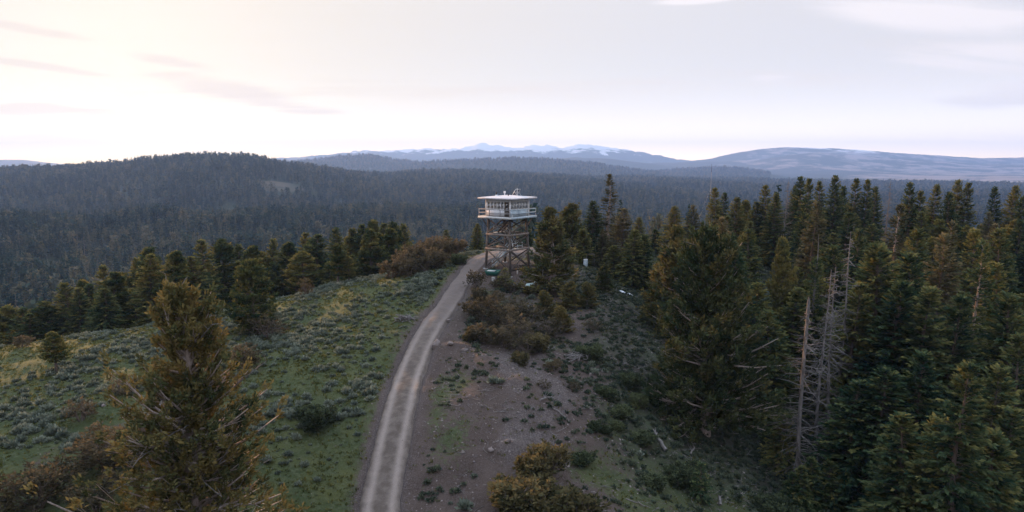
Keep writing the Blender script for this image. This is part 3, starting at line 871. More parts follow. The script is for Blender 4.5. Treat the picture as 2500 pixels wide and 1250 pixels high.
def juniper(H, Rb, seed, nb=110, sub=6, n=16, mat=None, dead=60, lm=0.42, crown0=0.05, sharp=0.75, rag=1.0):
    g = np.random.default_rng(seed)
    tr = MB(); cr = MB(); dw = MB()
    zz = np.linspace(-0.7, H * 0.93, 10)
    wob = 0.035 * H * np.stack([np.sin(zz * 0.55 + seed), np.cos(zz * 0.42 + seed)], -1) * (np.clip(zz, 0, None) / H)[:, None]
    tr.tube(np.c_[wob, zz], np.interp(zz, [-1, 0, H], [0.040 * H + 0.05, 0.030 * H + 0.05, 0.03]), 8, g.random())
    q = np.sort(g.random(nb) ** 1.15); az = np.arange(nb) * 2.39996 + g.normal(0, 0.6, nb)
    h = H * (crown0 + (0.93 - crown0) * q)
    lob = 1 + rag * (0.25 * np.sin(az * 3 + seed) + 0.15 * np.sin(q * 17 + seed))
    L = Rb * (1 - q) ** sharp * g.uniform(0.55, 1.1, nb) * lob + 0.35
    el = np.interp(q, [0, 0.4, 1], [-0.02, 0.30, 1.05]) + g.normal(0, 0.18, nb)
    b0 = np.stack([np.interp(h, zz, wob[:, 0]), np.interp(h, zz, wob[:, 1]), h], -1)
    d = np.stack([np.cos(az) * np.cos(el), np.sin(az) * np.cos(el), np.sin(el)], -1)
    side = np.stack([-np.sin(az), np.cos(az), 0 * az], -1)
    up = np.array([[0, 0, 1.0]])
    kink = g.normal(0, 0.10, nb)
    def at(s):
        s = np.broadcast_to(s, L.shape)
        return b0 + d * (L * s)[:, None] + up * (L * (0.30 * s * s - 0.16 * s))[:, None] + side * (L * kink * np.sin(s * 5.0))[:, None]
    for a_, b_ in ((0, .33), (.33, .66), (.66, .96)):
        tr.sticks(at(a_), at(b_), (0.05 + 0.012 * L) * (1 - a_ * .8), (0.05 + 0.012 * L) * (1 - b_ * .8), 0.45)
    bt = g.normal(0.46, 0.20, nb) + 0.16 * q
    for k in range(sub):
        s = np.clip(1.0 - k / sub * 0.72 + g.normal(0, 0.05, nb), 0.15, 1.0)
        off = g.uniform(-1, 1, nb) * 0.42 * L * (1.25 - s)
        tip = at(s) + side * off[:, None] + up * (g.normal(0.02, 0.10, nb) * L * 0.5)[:, None]
        keep = g.random(nb) < 0.88
        if k:
            tr.sticks(at(s * 0.8)[keep], tip[keep], 0.018, 0.008, 0.5)
        dir_ = unit(d + side * (np.sign(off) * 0.5)[:, None] + up * 0.45)
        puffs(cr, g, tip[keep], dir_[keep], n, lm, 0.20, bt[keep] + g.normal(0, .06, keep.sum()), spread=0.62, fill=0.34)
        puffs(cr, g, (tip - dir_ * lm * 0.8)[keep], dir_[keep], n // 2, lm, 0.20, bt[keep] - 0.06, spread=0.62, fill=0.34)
    if dead:
        idx = g.choice(nb, dead, replace=False) if dead <= nb else np.arange(nb)
        for i in idx:
            s0 = g.uniform(0.35, 0.7)
            p = at(np.full(nb, s0))[i]
            dirv = unit(d[i] + side[i] * g.normal(0, 0.5) + np.array((0, 0, g.normal(0.0, 0.35))))
            ln = L[i] * g.uniform(0.30, 0.55) + 0.5
            bend = g.normal(0, 0.6, 3)
            ts = np.linspace(0, 1, 5)[:, None]
            pts = p + dirv * ln * ts + bend * ln * ts * ts * 0.5
            dw.tube(pts, np.linspace(0.042, 0.012, 5), 4, g.random(), cap=False)
            for f in range(4):
                m_ = pts[1 + f % 4]
                e_ = m_ + unit(dirv + g.normal(0, 0.7, 3)) * ln * g.uniform(0.18, 0.42)
                dw.sticks(m_[None], e_[None], 0.020, 0.007, g.random())
    r = {'trunk': tr.mesh('trunk', M_PALEBARK), 'crown': cr.mesh('crown', mat or M_JUN)}
    if dead:
        r['bare_deadwood'] = dw.mesh('bare_deadwood', M_DEAD)
    return r

def snag(H, seed, nb=90, Lb=1.3, r0=0.2, broken=False, bark=None):
    g = np.random.default_rng(seed)
    tr = MB(); br = MB()
    zz = np.linspace(-0.7, H, 9)
    wob = 0.014 * H * np.stack([np.sin(zz * 0.4 + seed), np.cos(zz * 0.31 + seed)], -1)
    tr.tube(np.c_[wob, zz], np.interp(zz, [-1, 0, H], [r0 * 1.15, r0, 0.10 if broken else 0.02]), 8, g.random())
    if broken:
        for k in range(5):
            a = k * 1.257
            b = np.array((wob[-1, 0] + 0.07 * math.cos(a), wob[-1, 1] + 0.07 * math.sin(a), H - 0.05))
            tr.sticks(b[None], (b + np.array((0.02, 0.0, g.uniform(0.15, 0.6))))[None], 0.05, 0.008, 0.5)
    q = g.random(nb); h = H * (0.08 + 0.90 * q); az = g.random(nb) * 6.283
    L = Lb * np.interp(q, [0, 0.2, 0.6, 1], [0.9, 1.1, 0.8, 0.22]) * g.uniform(0.4, 1.25, nb)
    el = g.normal(-0.12, 0.22, nb)
    b0 = np.stack([np.interp(h, zz, wob[:, 0]), np.interp(h, zz, wob[:, 1]), h], -1)
    d = np.stack([np.cos(az) * np.cos(el), np.sin(az) * np.cos(el), np.sin(el)], -1)
    e1 = b0 + d * (L * 0.6)[:, None]
    e2 = e1 + unit(d + g.normal(0, 0.35, (nb, 3))) * (L * 0.5)[:, None]
    tt = g.random(nb)
    br.sticks(b0, e1, 0.030, 0.018, tt); br.sticks(e1, e2, 0.018, 0.006, tt)
    for k in range(3):
        m = b0 + (e1 - b0) * g.uniform(0.4, 1.0, nb)[:, None]
        br.sticks(m, m + unit(d + g.normal(0, 0.7, (nb, 3))) * (L * g.uniform(0.15, 0.4, nb))[:, None], 0.012, 0.004, tt)
    return {'trunk': tr.mesh('trunk', bark or M_DEAD), 'bare_branch_whorl': br.mesh('bare_branch_whorl', M_DEAD)}

def shrub(H, Rb, seed, stems=9, forks=5, n=14, mat=None, lm=0.26, dens=1.0, flat=0.25, bark=None):
    """many-stemmed open shrub: stems, forks, leaf tufts at the ends"""
    g = np.random.default_rng(seed)
    tr = MB(); cr = MB()
    tips = []; dirs = []
    for i in range(stems):
        a = i / stems * 6.283 + g.normal(0, 0.35); lean = g.uniform(0.15, 1.0)
        top = np.array((math.cos(a) * Rb * 0.62 * lean, math.sin(a) * Rb * 0.62 * lean, H * g.uniform(0.52, 0.75)))
        b = np.array((math.cos(a) * 0.14, math.sin(a) * 0.14, -0.25))
        ts = np.linspace(0, 1, 5)[:, None]
        pts = b + (top - b) * ts + g.normal(0, 0.06 * H, (5, 3)) * (ts * (1 - ts) * 3)
        tr.tube(pts, np.linspace(0.030 * H ** 0.5 + 0.03, 0.03, 5), 5, g.random(), cap=False)
        for f in range(forks):
            s = pts[g.integers(2, 5)]
            e = s + unit(np.array((math.cos(a) * 0.6, math.sin(a) * 0.6, 0.55)) + g.normal(0, 0.5, 3)) * g.uniform(0.25, 0.5) * H * 0.75
            rr_ = math.hypot(e[0], e[1]); cap_ = H * (1 - flat * (rr_ / Rb) ** 2)
            e[2] = min(e[2], cap_ * g.uniform(0.85, 1.02)); e[2] = max(e[2], 0.15 * H)
            tr.sticks(s[None], e[None], 0.026, 0.012, 0.5)
            for k in range(5):
                e3 = e + unit(g.normal(0, 1, 3) + np.array((math.cos(a) * .5, math.sin(a) * .5, 0.5))) * g.uniform(0.10, 0.26) * H
                tr.sticks(e[None], e3[None], 0.012, 0.005, 0.5)
                if g.random() < dens:
                    tips.append(e3); dirs.append(unit(e3 - s))
    tips = np.array(tips); dirs = np.array(dirs)
    puffs(cr, g, tips, dirs, n, lm, 0.24, g.normal(0.45, 0.17, len(tips)) + 0.25 * (tips[:, 2] / H - 0.6), spread=0.8, fill=0.38)
    return {'stem': tr.mesh('stem', bark or M_BARK), 'crown': cr.mesh('crown', mat or M_MAH)}

def sage_mesh(Rb, H, seed, n=110):
    g = np.random.default_rng(seed)
    mb = MB()
    a = g.random(n) * 6.283; e = np.arccos(g.random(n) * 0.95)      # from zenith
    d = np.stack([np.sin(e) * np.cos(a), np.sin(e) * np.sin(a), np.cos(e)], -1)
    tip = d * np.array([[Rb, Rb, H]]) * g.uniform(0.75, 1.1, n)[:, None] * (1 + 0.2 * np.sin(a * 3 + seed))[:, None]
    base = tip * g.uniform(0.25, 0.6, n)[:, None]
    dd = unit(unit(tip - base) + np.array([[0, 0, 0.5]]) + g.normal(0, 0.25, (n, 3)))
    L = 0.30 * g.uniform(0.7, 1.3, n) * (Rb + H)
    mb.sprays(base, dd, unit(np.cross(dd, g.normal(size=(n, 3)))), L, L * 0.22, g.normal(0.42, 0.17, n) + 0.22 * dd[:, 2] - 0.08)
    return mb
def tuft_mesh(seed, n=12, H=0.28, spread=0.5, w=0.06):
    g = np.random.default_rng(seed)
    mb = MB()
    a = g.random(n) * 6.283
    dd = unit(np.stack([np.cos(a) * spread, np.sin(a) * spread, np.ones(n)], -1) + g.normal(0, 0.18, (n, 3)))
    b = np.stack([np.cos(a), np.sin(a), 0 * a], -1) * g.random(n)[:, None] * 0.14
    L = H * g.uniform(0.5, 1.25, n)
    mb.sprays(b - np.array([[0, 0, .03]]), dd, unit(np.cross(dd, g.normal(size=(n, 3)))), L, L * w * 2, g.normal(0.5, 0.16, n), 0.12)
    return mb
def rock_mesh(name, seed, mat, sx=1, sy=1, sz=0.6, rough=0.22, subdiv=2):
    import bmesh
    g = np.random.default_rng(seed)
    bm = bmesh.new()
    bmesh.ops.create_icosphere(bm, subdivisions=subdiv, radius=0.5)
    pl = unit(g.normal(size=(9, 3))); off = g.uniform(0.30, 0.47, 9)
    for v in bm.verts:
        p = np.array(v.co)
        for nn, o in zip(pl, off):
            k = p @ nn - o
            if k > 0:
                p = p - nn * k
        p = p * (1 + rough * 0.3 * g.normal())
        v.co = p * np.array((sx, sy, sz))
    me = bpy.data.meshes.new(name)
    bm.to_mesh(me); bm.free()
    me.materials.append(mat)
    return me

def far_tree(H, Rb, seed, n=150, dead=False):
    g = np.random.default_rng(seed)
    mb = MB()
    if dead:
        mb.sticks(np.array([[0, 0, -0.5]]), np.array([[0, 0, H]]), 0.16, 0.03, 0.9)
        q = g.random(26)
        a = g.random(26) * 6.283
        b = np.stack([0 * q, 0 * q, H * (0.2 + .75 * q)], -1)
        mb.sticks(b, b + np.stack([np.cos(a), np.sin(a), -0.2 + 0 * a], -1) * (Rb * .8 * (1 - q) + .25)[:, None], 0.05, 0.02, 0.8)
        return mb
    mb.sticks(np.array([[0, 0, -0.8]]), np.array([[0, 0, H * .95]]), 0.20, 0.03, 0.1)
    q = g.random(n) ** 1.15
    a = g.random(n) * 6.283
    h = H * (0.12 + 0.86 * q)
    L = Rb * (1 - q) ** 0.8 * g.uniform(0.55, 1.15, n) + 0.25
    el = np.interp(q, [0, .5, 1], [-0.35, 0.0, 0.8])
    d = np.stack([np.cos(a) * np.cos(el), np.sin(a) * np.cos(el), np.sin(el)], -1)
    sv = unit(np.stack([-np.sin(a), np.cos(a), g.normal(0, 0.5, n)], -1))
    mb.sprays(np.stack([0 * h, 0 * h, h], -1) + d * (L * .08)[:, None], d, sv, L, 0.20 + 0.17 * L, g.normal(0.42, 0.18, n) + 0.15 * q, 0.06)
    return mb

def far_pine(H, Rb, seed, n=170):
    g = np.random.default_rng(seed)
    mb = MB()
    mb.sticks(np.array([[0, 0, -0.8]]), np.array([[0, 0, H * .9]]), 0.22, 0.05, 0.1)
    m = 22
    q = g.random(m); a = g.random(m) * 6.283
    rr = Rb * (1 - q ** 2.2) ** .6 * g.uniform(0.2, 0.95, m)
    c = np.stack([rr * np.cos(a), rr * np.sin(a), H * (0.28 + .68 * q)], -1)
    puffs(mb, g, c, unit(c - np.array([[0, 0, H * .35]])), n // m + 2, H * 0.11, 0.30, g.normal(0.46, 0.16, m) + .1 * q, spread=0.9, fill=0.4)
    return mb

# ------------------------------------------------------------------ scattering of what nobody could count
def proto_collection(name, meshes):
    c = bpy.data.collections.new(name)
    for i, me in enumerate(meshes):
        o = bpy.data.objects.new('%s_%02d' % (name, i), me)
        c.objects.link(o)
    return c
def scatter(name, coll, pts, scl, rot, idx, kind='stuff', label=None):
    me = bpy.data.meshes.new(name)
    n = len(pts)
    me.vertices.add(n)
    me.vertices.foreach_set('co', np.asarray(pts, np.float32).ravel())
    a = me.attributes.new('scl', 'FLOAT_VECTOR', 'POINT'); a.data.foreach_set('vector', np.asarray(scl, np.float32).ravel())
    a = me.attributes.new('rot', 'FLOAT_VECTOR', 'POINT'); a.data.foreach_set('vector', np.asarray(rot, np.float32).ravel())
    a = me.attributes.new('idx', 'INT', 'POINT'); a.data.foreach_set('value', np.asarray(idx, np.int32).ravel())
    o = bpy.data.objects.new(name, me)
    COL.objects.link(o)
    g = bpy.data.node_groups.new(name + '_scatter', 'GeometryNodeTree')
    g.interface.new_socket('Geometry', in_out='INPUT', socket_type='NodeSocketGeometry')
    g.interface.new_socket('Geometry', in_out='OUTPUT', socket_type='NodeSocketGeometry')
    gi = g.nodes.new('NodeGroupInput'); go = g.nodes.new('NodeGroupOutput')
    ip = g.nodes.new('GeometryNodeInstanceOnPoints')
    ci = g.nodes.new('GeometryNodeCollectionInfo')
    ci.inputs['Collection'].default_value = coll
    ci.inputs['Separate Children'].default_value = True
    ci.inputs['Reset Children'].default_value = True
    def na(nm, dt):
        q = g.nodes.new('GeometryNodeInputNamedAttribute'); q.data_type = dt; q.inputs['Name'].default_value = nm
        return [s for s in q.outputs if s.enabled and s.name == 'Attribute'][0]
    g.links.new(gi.outputs[0], ip.inputs['Points'])
    g.links.new(ci.outputs[0], ip.inputs['Instance'])
    ip.inputs['Pick Instance'].default_value = True
    g.links.new(na('idx', 'INT'), ip.inputs['Instance Index'])
    er = g.nodes.new('FunctionNodeEulerToRotation')
    g.links.new(na('rot', 'FLOAT_VECTOR'), er.inputs[0])
    g.links.new(er.outputs[0], ip.inputs['Rotation'])
    g.links.new(na('scl', 'FLOAT_VECTOR'), ip.inputs['Scale'])
    g.links.new(ip.outputs[0], go.inputs[0])
    md = o.modifiers.new('scatter', 'NODES'); md.node_group = g
    tag(o, label=label, kind=kind)
    return o

def proj(x, y, z):
    """place -> photograph pixel and depth"""
    t = y * cp - z * sp
    yc = y * sp + z * cp
    return 1250 + FPX * x / t, 625 - FPX * yc / t, t

# far forest over valley and ridges
FARM = [far_tree(15, 2.3, 1).mesh('ft', M_FARN), far_tree(13, 2.0, 2).mesh('ft', M_FARN), far_tree(17, 2.5, 3).mesh('ft', M_FARN), far_pine(13, 3.0, 4).mesh('ft', M_FARN), far_pine(15, 2.8, 5).mesh('ft', M_FARN), far_tree(14, 2.2, 6, dead=True).mesh('ft', M_DEAD)]
FARC = proto_collection('distant_conifer', FARM)
def ring_points(r0, r1, sp_fun, amax=44):
    out_ = []
    r = r0
    while r < r1:
        s = sp_fun(r)
        n = max(4, int(2 * R(amax) * r / s))
        a = (np.arange(n) + rng.random(n)) / n * 2 * R(amax) - R(amax)
        rr = r + rng.random(n) * s
        out_.append(np.stack([rr * np.sin(a), rr * np.cos(a)], -1))
        r += s * 0.9
    return np.vstack(out_)
fp = ring_points(168, 7400, lambda r: np.interp(r, [168, 600, 1500, 3200, 4800, 5000, 7400], [4.6, 5.6, 8.0, 11, 24, 19, 25], ))
x, y = fp[:, 0], fp[:, 1]
r_ = np.hypot(x, y)
op_ = openness(x, y)
dens_ = 0.90 + 2.6 * fbm(x / 110, y / 110, 90, 4)
az_ = np.arctan2(x, y)
keep = (rng.random(len(x)) < np.clip(dens_, 0.10, 1)) & (op_ < 0.45)
keep &= ~((r_ > 4800) & (az_ > 0.36))
fp = fp[keep]; x, y = fp[:, 0], fp[:, 1]; r_ = r_[keep]
z = ground(x, y)
big = np.interp(r_, [0, 1500, 4000, 7400], [0.95, 1.0, 1.1, 1.35])
s1 = (0.40 + 0.95 * rng.random(len(x)) ** 0.8) * (0.98 + 0.5 * (fbm(x / 90, y / 90, 91, 3) + 0.3)) * big
pick = rng.choice(6, len(x), p=[.23, .22, .17, .15, .13, .10])
sx_ = s1 * rng.uniform(0.85, 1.25, len(x)) * np.interp(r_, [0, 1500, 4000, 7000], [1, 1.15, 1.4, 2.2])
scatter('forest', FARC, np.c_[x, y, z], np.c_[sx_, sx_, s1], np.c_[rng.normal(0, .02, len(x)), rng.normal(0, .02, len(x)), rng.random(len(x)) * 6.28], pick,
        label='conifer forest covering the valley and far hills')
print('far trees', len(x))
# ------------------------------------------------------------------ single trees and shrubs
VAR = {
 'fir_a': fir(15, 2.8, 101, nb=420), 'fir_b': fir(14, 3.1, 102, nb=440, K=32), 'fir_c': fir(16, 2.6, 103, nb=440, K=30), 'fir_d': fir(13, 2.9, 104, nb=400),
 'fir_tan': fir(14, 2.5, 105, nb=300, mat=M_FIRTAN, bark=M_BARK, dens=0.95),
 'fir_thin': fir(16, 2.1, 106, nb=260, K=26, mat=M_FIRTAN, bark=M_PALEBARK, dens=0.8),
 'fir_open': fir(17, 2.8, 107, nb=270, K=28, bark=M_PALEBARK, dens=0.95),
 'fir_deadtop': fir(15, 2.7, 108, nb=290, mat=M_FIR, bark=M_DEAD, topbare=0.16),
 'pine_a': pine(13, 2.9, 111), 'pine_b': pine(14, 2.6, 112, nb=95), 'pine_c': pine(12, 2.8, 113, nb=80, crown0=0.3), 'pine_d': pine(15, 2.9, 114, nb=100, sharp=0.8),
 'jun_a': juniper(10, 2.6, 121, nb=95, dead=18, sharp=0.8), 'jun_b': juniper(9, 2.8, 122, nb=95, dead=22),
 'snag_a': snag(15, 131, nb=190, Lb=1.5, r0=0.17), 'snag_b': snag(12, 132, nb=170, Lb=1.6, r0=0.16), 'snag_c': snag(10, 133, nb=170, Lb=2.0, broken=True, r0=0.15),
 'mah_a': shrub(3.2, 2.0, 141), 'mah_b': shrub(3.0, 2.2, 142, stems=10), 'mah_c': shrub(2.6, 1.8, 143, stems=8, dens=0.8), 'mah_d': shrub(3.6, 1.9, 144, stems=7),
 'mah_bare': shrub(2.6, 1.7, 145, stems=8, dens=0.30),
 'olive_a': shrub(2.0, 1.6, 151, stems=11, mat=M_OLIVE, lm=0.26, n=16), 'olive_b': shrub(1.8, 1.4, 152, stems=10, mat=M_OLIVE, lm=0.24),
 'green_a': shrub(1.5, 1.6, 161, stems=12, mat=M_GREENB, lm=0.24, n=18), 'green_b': shrub(0.8, 0.9, 162, stems=9, mat=M_GREENB, lm=0.20, n=16),
 'fir_small': fir(4, 1.3, 171, nb=110, K=12, sl=0.8), 'fir_mid': fir(8, 2.2, 172, nb=280, K=24),
}
VH = {'fir_a': 15, 'fir_b': 14, 'fir_c': 16, 'fir_d': 13, 'fir_tan': 14, 'fir_thin': 16, 'fir_open': 17, 'fir_deadtop': 15, 'pine_a': 13, 'pine_b': 14, 'pine_c': 12, 'pine_d': 15,
      'jun_a': 10, 'jun_b': 9, 'snag_a': 15, 'snag_b': 12, 'snag_c': 10, 'mah_a': 3.2, 'mah_b': 3.0, 'mah_c': 2.6, 'mah_d': 3.6, 'mah_bare': 2.6, 'olive_a': 2.0, 'olive_b': 1.8,
      'green_a': 1.5, 'green_b': 0.8, 'fir_small': 4, 'fir_mid': 8}
PLACED = []
def plant(var, x, y, H, name, label, cat, group=None, wide=1.0, rz=None, z=None, sink=0.12):
    z = gz(x, y) - sink if z is None else z
    e = empty(name, (x, y, z), rng.random() * 6.28 if rz is None else rz)
    s = H / VH[var]
    e.scale = (s * wide, s * wide, s)
    e.rotation_euler[0] = rng.normal(0, 0.012); e.rotation_euler[1] = rng.normal(0, 0.012)
    for pn, me in VAR[var].items():
        o = bpy.data.objects.new(pn, me)
        COL.objects.link(o); o.parent = e
        if pn in ('bare_deadwood', 'bare_branch_whorl'): o['kind'] = 'stuff'
    tag(e, label, cat, group)
    PLACED.append((x, y))
    return e
def tree_at(u, v, t, var, name, label, group=None, wide=1.0, hmin=2.0):
    """tree whose top shows at photograph pixel u, v at depth t"""
    p = P(u, v, t)
    H = max(hmin, p[2] - gz(p[0], p[1]))
    return plant(var, p[0], p[1], H, name, label, 'tree', group, wide * np.clip(VH[var] / H, 0.8, 1.5))

# the prominent ones, each with its own label
VAR['pine_bushy'] = pine(8, 3.0, 203, nb=120, n=28, crown0=0.06, lm=0.34); VH['pine_bushy'] = 8
VAR['jun_big'] = juniper(13, 4.8, 201, nb=270, sub=9, n=20, dead=64, lm=0.27, sharp=0.66, crown0=0.02, rag=1.7); VH['jun_big'] = 13
VAR['jun_wide'] = juniper(15, 5.2, 202, nb=340, sub=10, n=24, dead=16, lm=0.36, sharp=0.40, crown0=0.08); VH['jun_wide'] = 15
tree_at(440, 672, 38, 'jun_big', 'juniper_tree', 'huge rust olive juniper with silvery dead limbs at lower left', wide=1.0)
tree_at(1740, 570, 64, 'jun_wide', 'juniper_tree', 'broad bushy juniper at the near left edge of the dense forest', wide=1.02)
tree_at(1655, 548, 82, 'jun_a', 'juniper_tree', 'rust coloured narrow juniper just behind the broad bushy juniper', wide=1.15)
tree_at(612, 636, 78, 'pine_bushy', 'pine_tree', 'golden olive pine standing right behind the huge juniper', wide=1.05)
tree_at(128, 808, 68, 'pine_c', 'pine_tree', 'small lone round topped pine on the sage slope', wide=1.0)
tree_at(822, 592, 101, 'pine_b', 'pine_tree', 'taller of the two pines standing on the grassy ridge line', wide=1.0)
tree_at(850, 622, 101.5, 'pine_a', 'pine_tree', 'shorter of the two pines standing on the grassy ridge line', wide=1.0)
tree_at(1350, 503, 89, 'jun_a', 'juniper_tree', 'rusty spire shaped juniper beside the pale gas tank', wide=1.35)
tree_at(1393, 493, 108, 'jun_b', 'juniper_tree', 'dark round topped juniper just right of the spire juniper', wide=1.2)
tree_at(1487, 424, 113, 'fir_thin', 'fir_tree', 'tall thin pale half bare fir rising above the tower group', wide=1.1)
tree_at(1447, 490, 112, 'fir_b', 'fir_tree', 'green fir left of the tall thin pale fir')
tree_at(1522, 508, 101, 'fir_tan', 'fir_tree', 'warm brown fir right of the tall thin pale fir', wide=1.25)
tree_at(1545, 560, 97, 'fir_d', 'fir_tree', 'short dark fir at the foot of the warm brown fir')
tree_at(1645, 503, 116, 'fir_b', 'fir_tree', 'dark pointed fir with a thin bare tip by the grassy saddle')
tree_at(1575, 575, 98, 'fir_mid', 'fir_tree', 'low dark fir beside the snow patch')
tree_at(1912, 572, 84, 'pine_d', 'pine_tree', 'pale olive pine with bare lower trunk left of the dead snags', wide=0.85)
tree_at(1997, 562, 80, 'fir_deadtop', 'fir_tree', 'pale fir with a bare dead spike top beside the snags', wide=1.0)
tree_at(2150, 598, 73, 'fir_b', 'fir_tree', 'bright olive broad fir just right of the dead snags', wide=1.6)
tree_at(2236, 620, 73, 'fir_d', 'fir_tree', 'greenish fir with pale tip between two taller firs', wide=1.3)
tree_at(2295, 572, 80, 'fir_tan', 'fir_tree', 'tan topped fir behind the greenish pale tipped fir', wide=1.3)
tree_at(2412, 588, 71, 'fir_open', 'fir_tree', 'tall open fir with a long pale trunk showing through', wide=1.15)
tree_at(2452, 643, 73, 'fir_c', 'fir_tree', 'narrow fir close behind the fir with the pale trunk', wide=1.1)
tree_at(2358, 882, 49, 'fir_a', 'fir_tree', 'nearest pointed fir in the dark hollow at lower right', wide=1.25)
tree_at(2064, 562, 70, 'snag_a', 'dead_snag', 'tallest silvery bare dead trunk among the snags')
tree_at(2041, 648, 69, 'snag_b', 'dead_snag', 'middle slim dead trunk leaning close to the tallest snag')
tree_at(2022, 655, 68, 'snag_b', 'dead_snag', 'left slim dead trunk of the three close snags')
tree_at(1973, 738, 63, 'snag_c', 'dead_snag', 'broken topped dead snag with wide spreading bare limbs')
tree_at(1985, 492, 100, 'fir_tan', 'fir_tree', 'orange brown fir in the middle of the right forest', wide=1.2)
tree_at(2190, 498, 95, 'fir_thin', 'fir_tree', 'faded grey brown fir with thin crown above the bright olive fir', wide=1.3)
tree_at(2176, 442, 125, 'snag_a', 'dead_snag', 'grey bare dead tree on the skyline of the right forest')
tree_at(1921, 438, 128, 'snag_b', 'dead_snag', 'thin grey dead tree on the skyline left of the tallest firs')
tree_at(2328, 540, 92, 'fir_thin', 'fir_tree', 'brownish dying fir beside the gap in the right forest', wide=1.1)
tree_at(1232, 655, 90, 'fir_small', 'fir_tree', 'small green fir in front of the tower legs', wide=0.9)
tree_at(1165, 545, 122, 'fir_d', 'fir_tree', 'dark fir behind the left tower leg')
tree_at(1088, 560, 132, 'fir_c', 'fir_tree', 'slender dark fir rising behind the brown shrubs left of the tower')
_p = P(1712, 1160, 55)
plant('fir_small', _p[0], _p[1], 3.2, 'fir_tree', 'young fir on the bare slope at the bottom of the photo', 'tree')
_p = P(1905, 1090, 66)
plant('fir_mid', _p[0], _p[1], 6.0, 'fir_tree', 'young spreading fir below the broken snag', 'tree', wide=1.2)
WALL = [(2092,690,71,'fir_a',1.4),(2190,690,68,'fir_b',1.5),(2270,700,66,'fir_c',1.5),(2330,720,67,'fir_a',1.4),(2475,720,66,'fir_b',1.4),(2500,820,60,'fir_a',1.4),(2440,900,56,'fir_d',1.3),(2250,860,60,'fir_d',1.5),(2160,900,60,'fir_b',1.5),(2090,930,61,'fir_d',1.4),(2210,1010,54,'fir_a',1.3),(2290,1030,52,'fir_mid',1.3),(1880,760,72,'fir_b',1.3),(1850,690,78,'fir_a',1.3),(1940,700,79,'fir_c',1.2),(2000,680,84,'fir_a',1.2),(2040,600,90,'fir_b',1.2),(2100,560,92,'fir_a',1.2),(2240,560,90,'fir_b',1.2),(2380,560,88,'fir_c',1.2),(2460,560,90,'fir_a',1.2),(1800,600,84,'fir_d',1.2),(1830,560,92,'fir_a',1.1),(1700,570,88,'jun_a',1.3),(1760,530,96,'fir_tan',1.2),(1620,640,86,'jun_b',1.2),(2430,1060,51,'fir_mid',1.2),(2480,1000,54,'fir_d',1.2)]
for u, v, t, k, w in WALL:
    tree_at(u, v, t, k, 'juniper_tree' if k.startswith('jun') else 'fir_tree', 'broad dark fir in the forest wall', 'conifers in the near hollow' if t < 78 else 'conifers in the middle of the right forest', wide=w * rng.uniform(0.95, 1.1))
for u, v, t, H in ((1958, 1010, 60, 4.2), (1985, 1000, 61, 4.8), (2025, 1010, 61, 5.0), (1935, 1030, 60, 3.4)):
    _p = P(u, v + 130, t)
    plant('fir_mid', _p[0], _p[1], H, 'fir_tree', 'small dark fir below the snags', 'tree', 'conifers in the near hollow', wide=1.2)
# skyline row of the right forest
SKYL = [(1745,458),(1768,470),(1800,482),(1845,492),(1872,452),(1895,470),(1940,455),(1958,432),(1977,436),(2000,442),(2037,429),(2060,455),(2088,436),(2115,438),(2135,456),(2228,446),(2245,466),(2290,450),(2318,470),(2335,440),(2362,446),(2430,456),(2480,455),(2497,480)]
sv = ['fir_a', 'fir_c', 'fir_b', 'fir_d']
for i, (u, v) in enumerate(SKYL):
    tree_at(u, v, 120 + 16 * rng.random(), sv[i % 4], 'fir_tree', 'dark fir in the skyline row at the back of the right forest', 'firs on the skyline of the right forest', wide=rng.uniform(0.9, 1.15))
# crowd of the right forest
def crowd(n, sample, dmin, tries=6000):
    got = []
    for _ in range(tries):
        if len(got) >= n:
            break
        x, y = sample()
        if all((x - a) ** 2 + (y - b) ** 2 > dmin ** 2 for a, b in PLACED) and all((x - a) ** 2 + (y - b) ** 2 > dmin ** 2 for a, b in got):
            got.append((x, y))
    return got
ENV_U = [1500, 1600, 1700, 1760, 1900, 2040, 2200, 2350, 2500, 2800]
ENV_V = [600, 600, 520, 470, 455, 450, 458, 455, 460, 465]
def s_right():
    while True:
        t = rng.uniform(52, 150); u = rng.uniform(1560, 2640)
        x = (u - 1250) / FPX * t; y = t * 0.99
        edge = np.interp(y, [45, 60, 68, 76, 88, 110, 130], [36, 33, 29, 23, 20.5, 23, 24])
        if x < edge: continue
        # the open bare ground at far right
        if ((x - 68) / 12) ** 2 + ((y - 92) / 8) ** 2 < 1 and rng.random() < 0.9: continue
        return x, y
pts = crowd(100, s_right, 3.1)
GUARD = [(1935, 2105, 72, 985), (1862, 1962, 86, 830), (1945, 2050, 82, 800), (2060, 2270, 76, 1060), (2255, 2345, 83, 800), (2345, 2490, 74, 985), (1590, 1880, 66, 1010), (2280, 2440, 50, 1250), (1945, 2030, 101, 600), (2150, 2235, 96, 600), (2300, 2360, 93, 640)]
kinds = ['fir_a', 'fir_b', 'fir_c', 'fir_d', 'fir_tan', 'fir_open', 'pine_b', 'pine_d', 'fir_thin', 'jun_a']
pr = np.array([.17, .17, .15, .14, .10, .08, .07, .06, .04, .02])
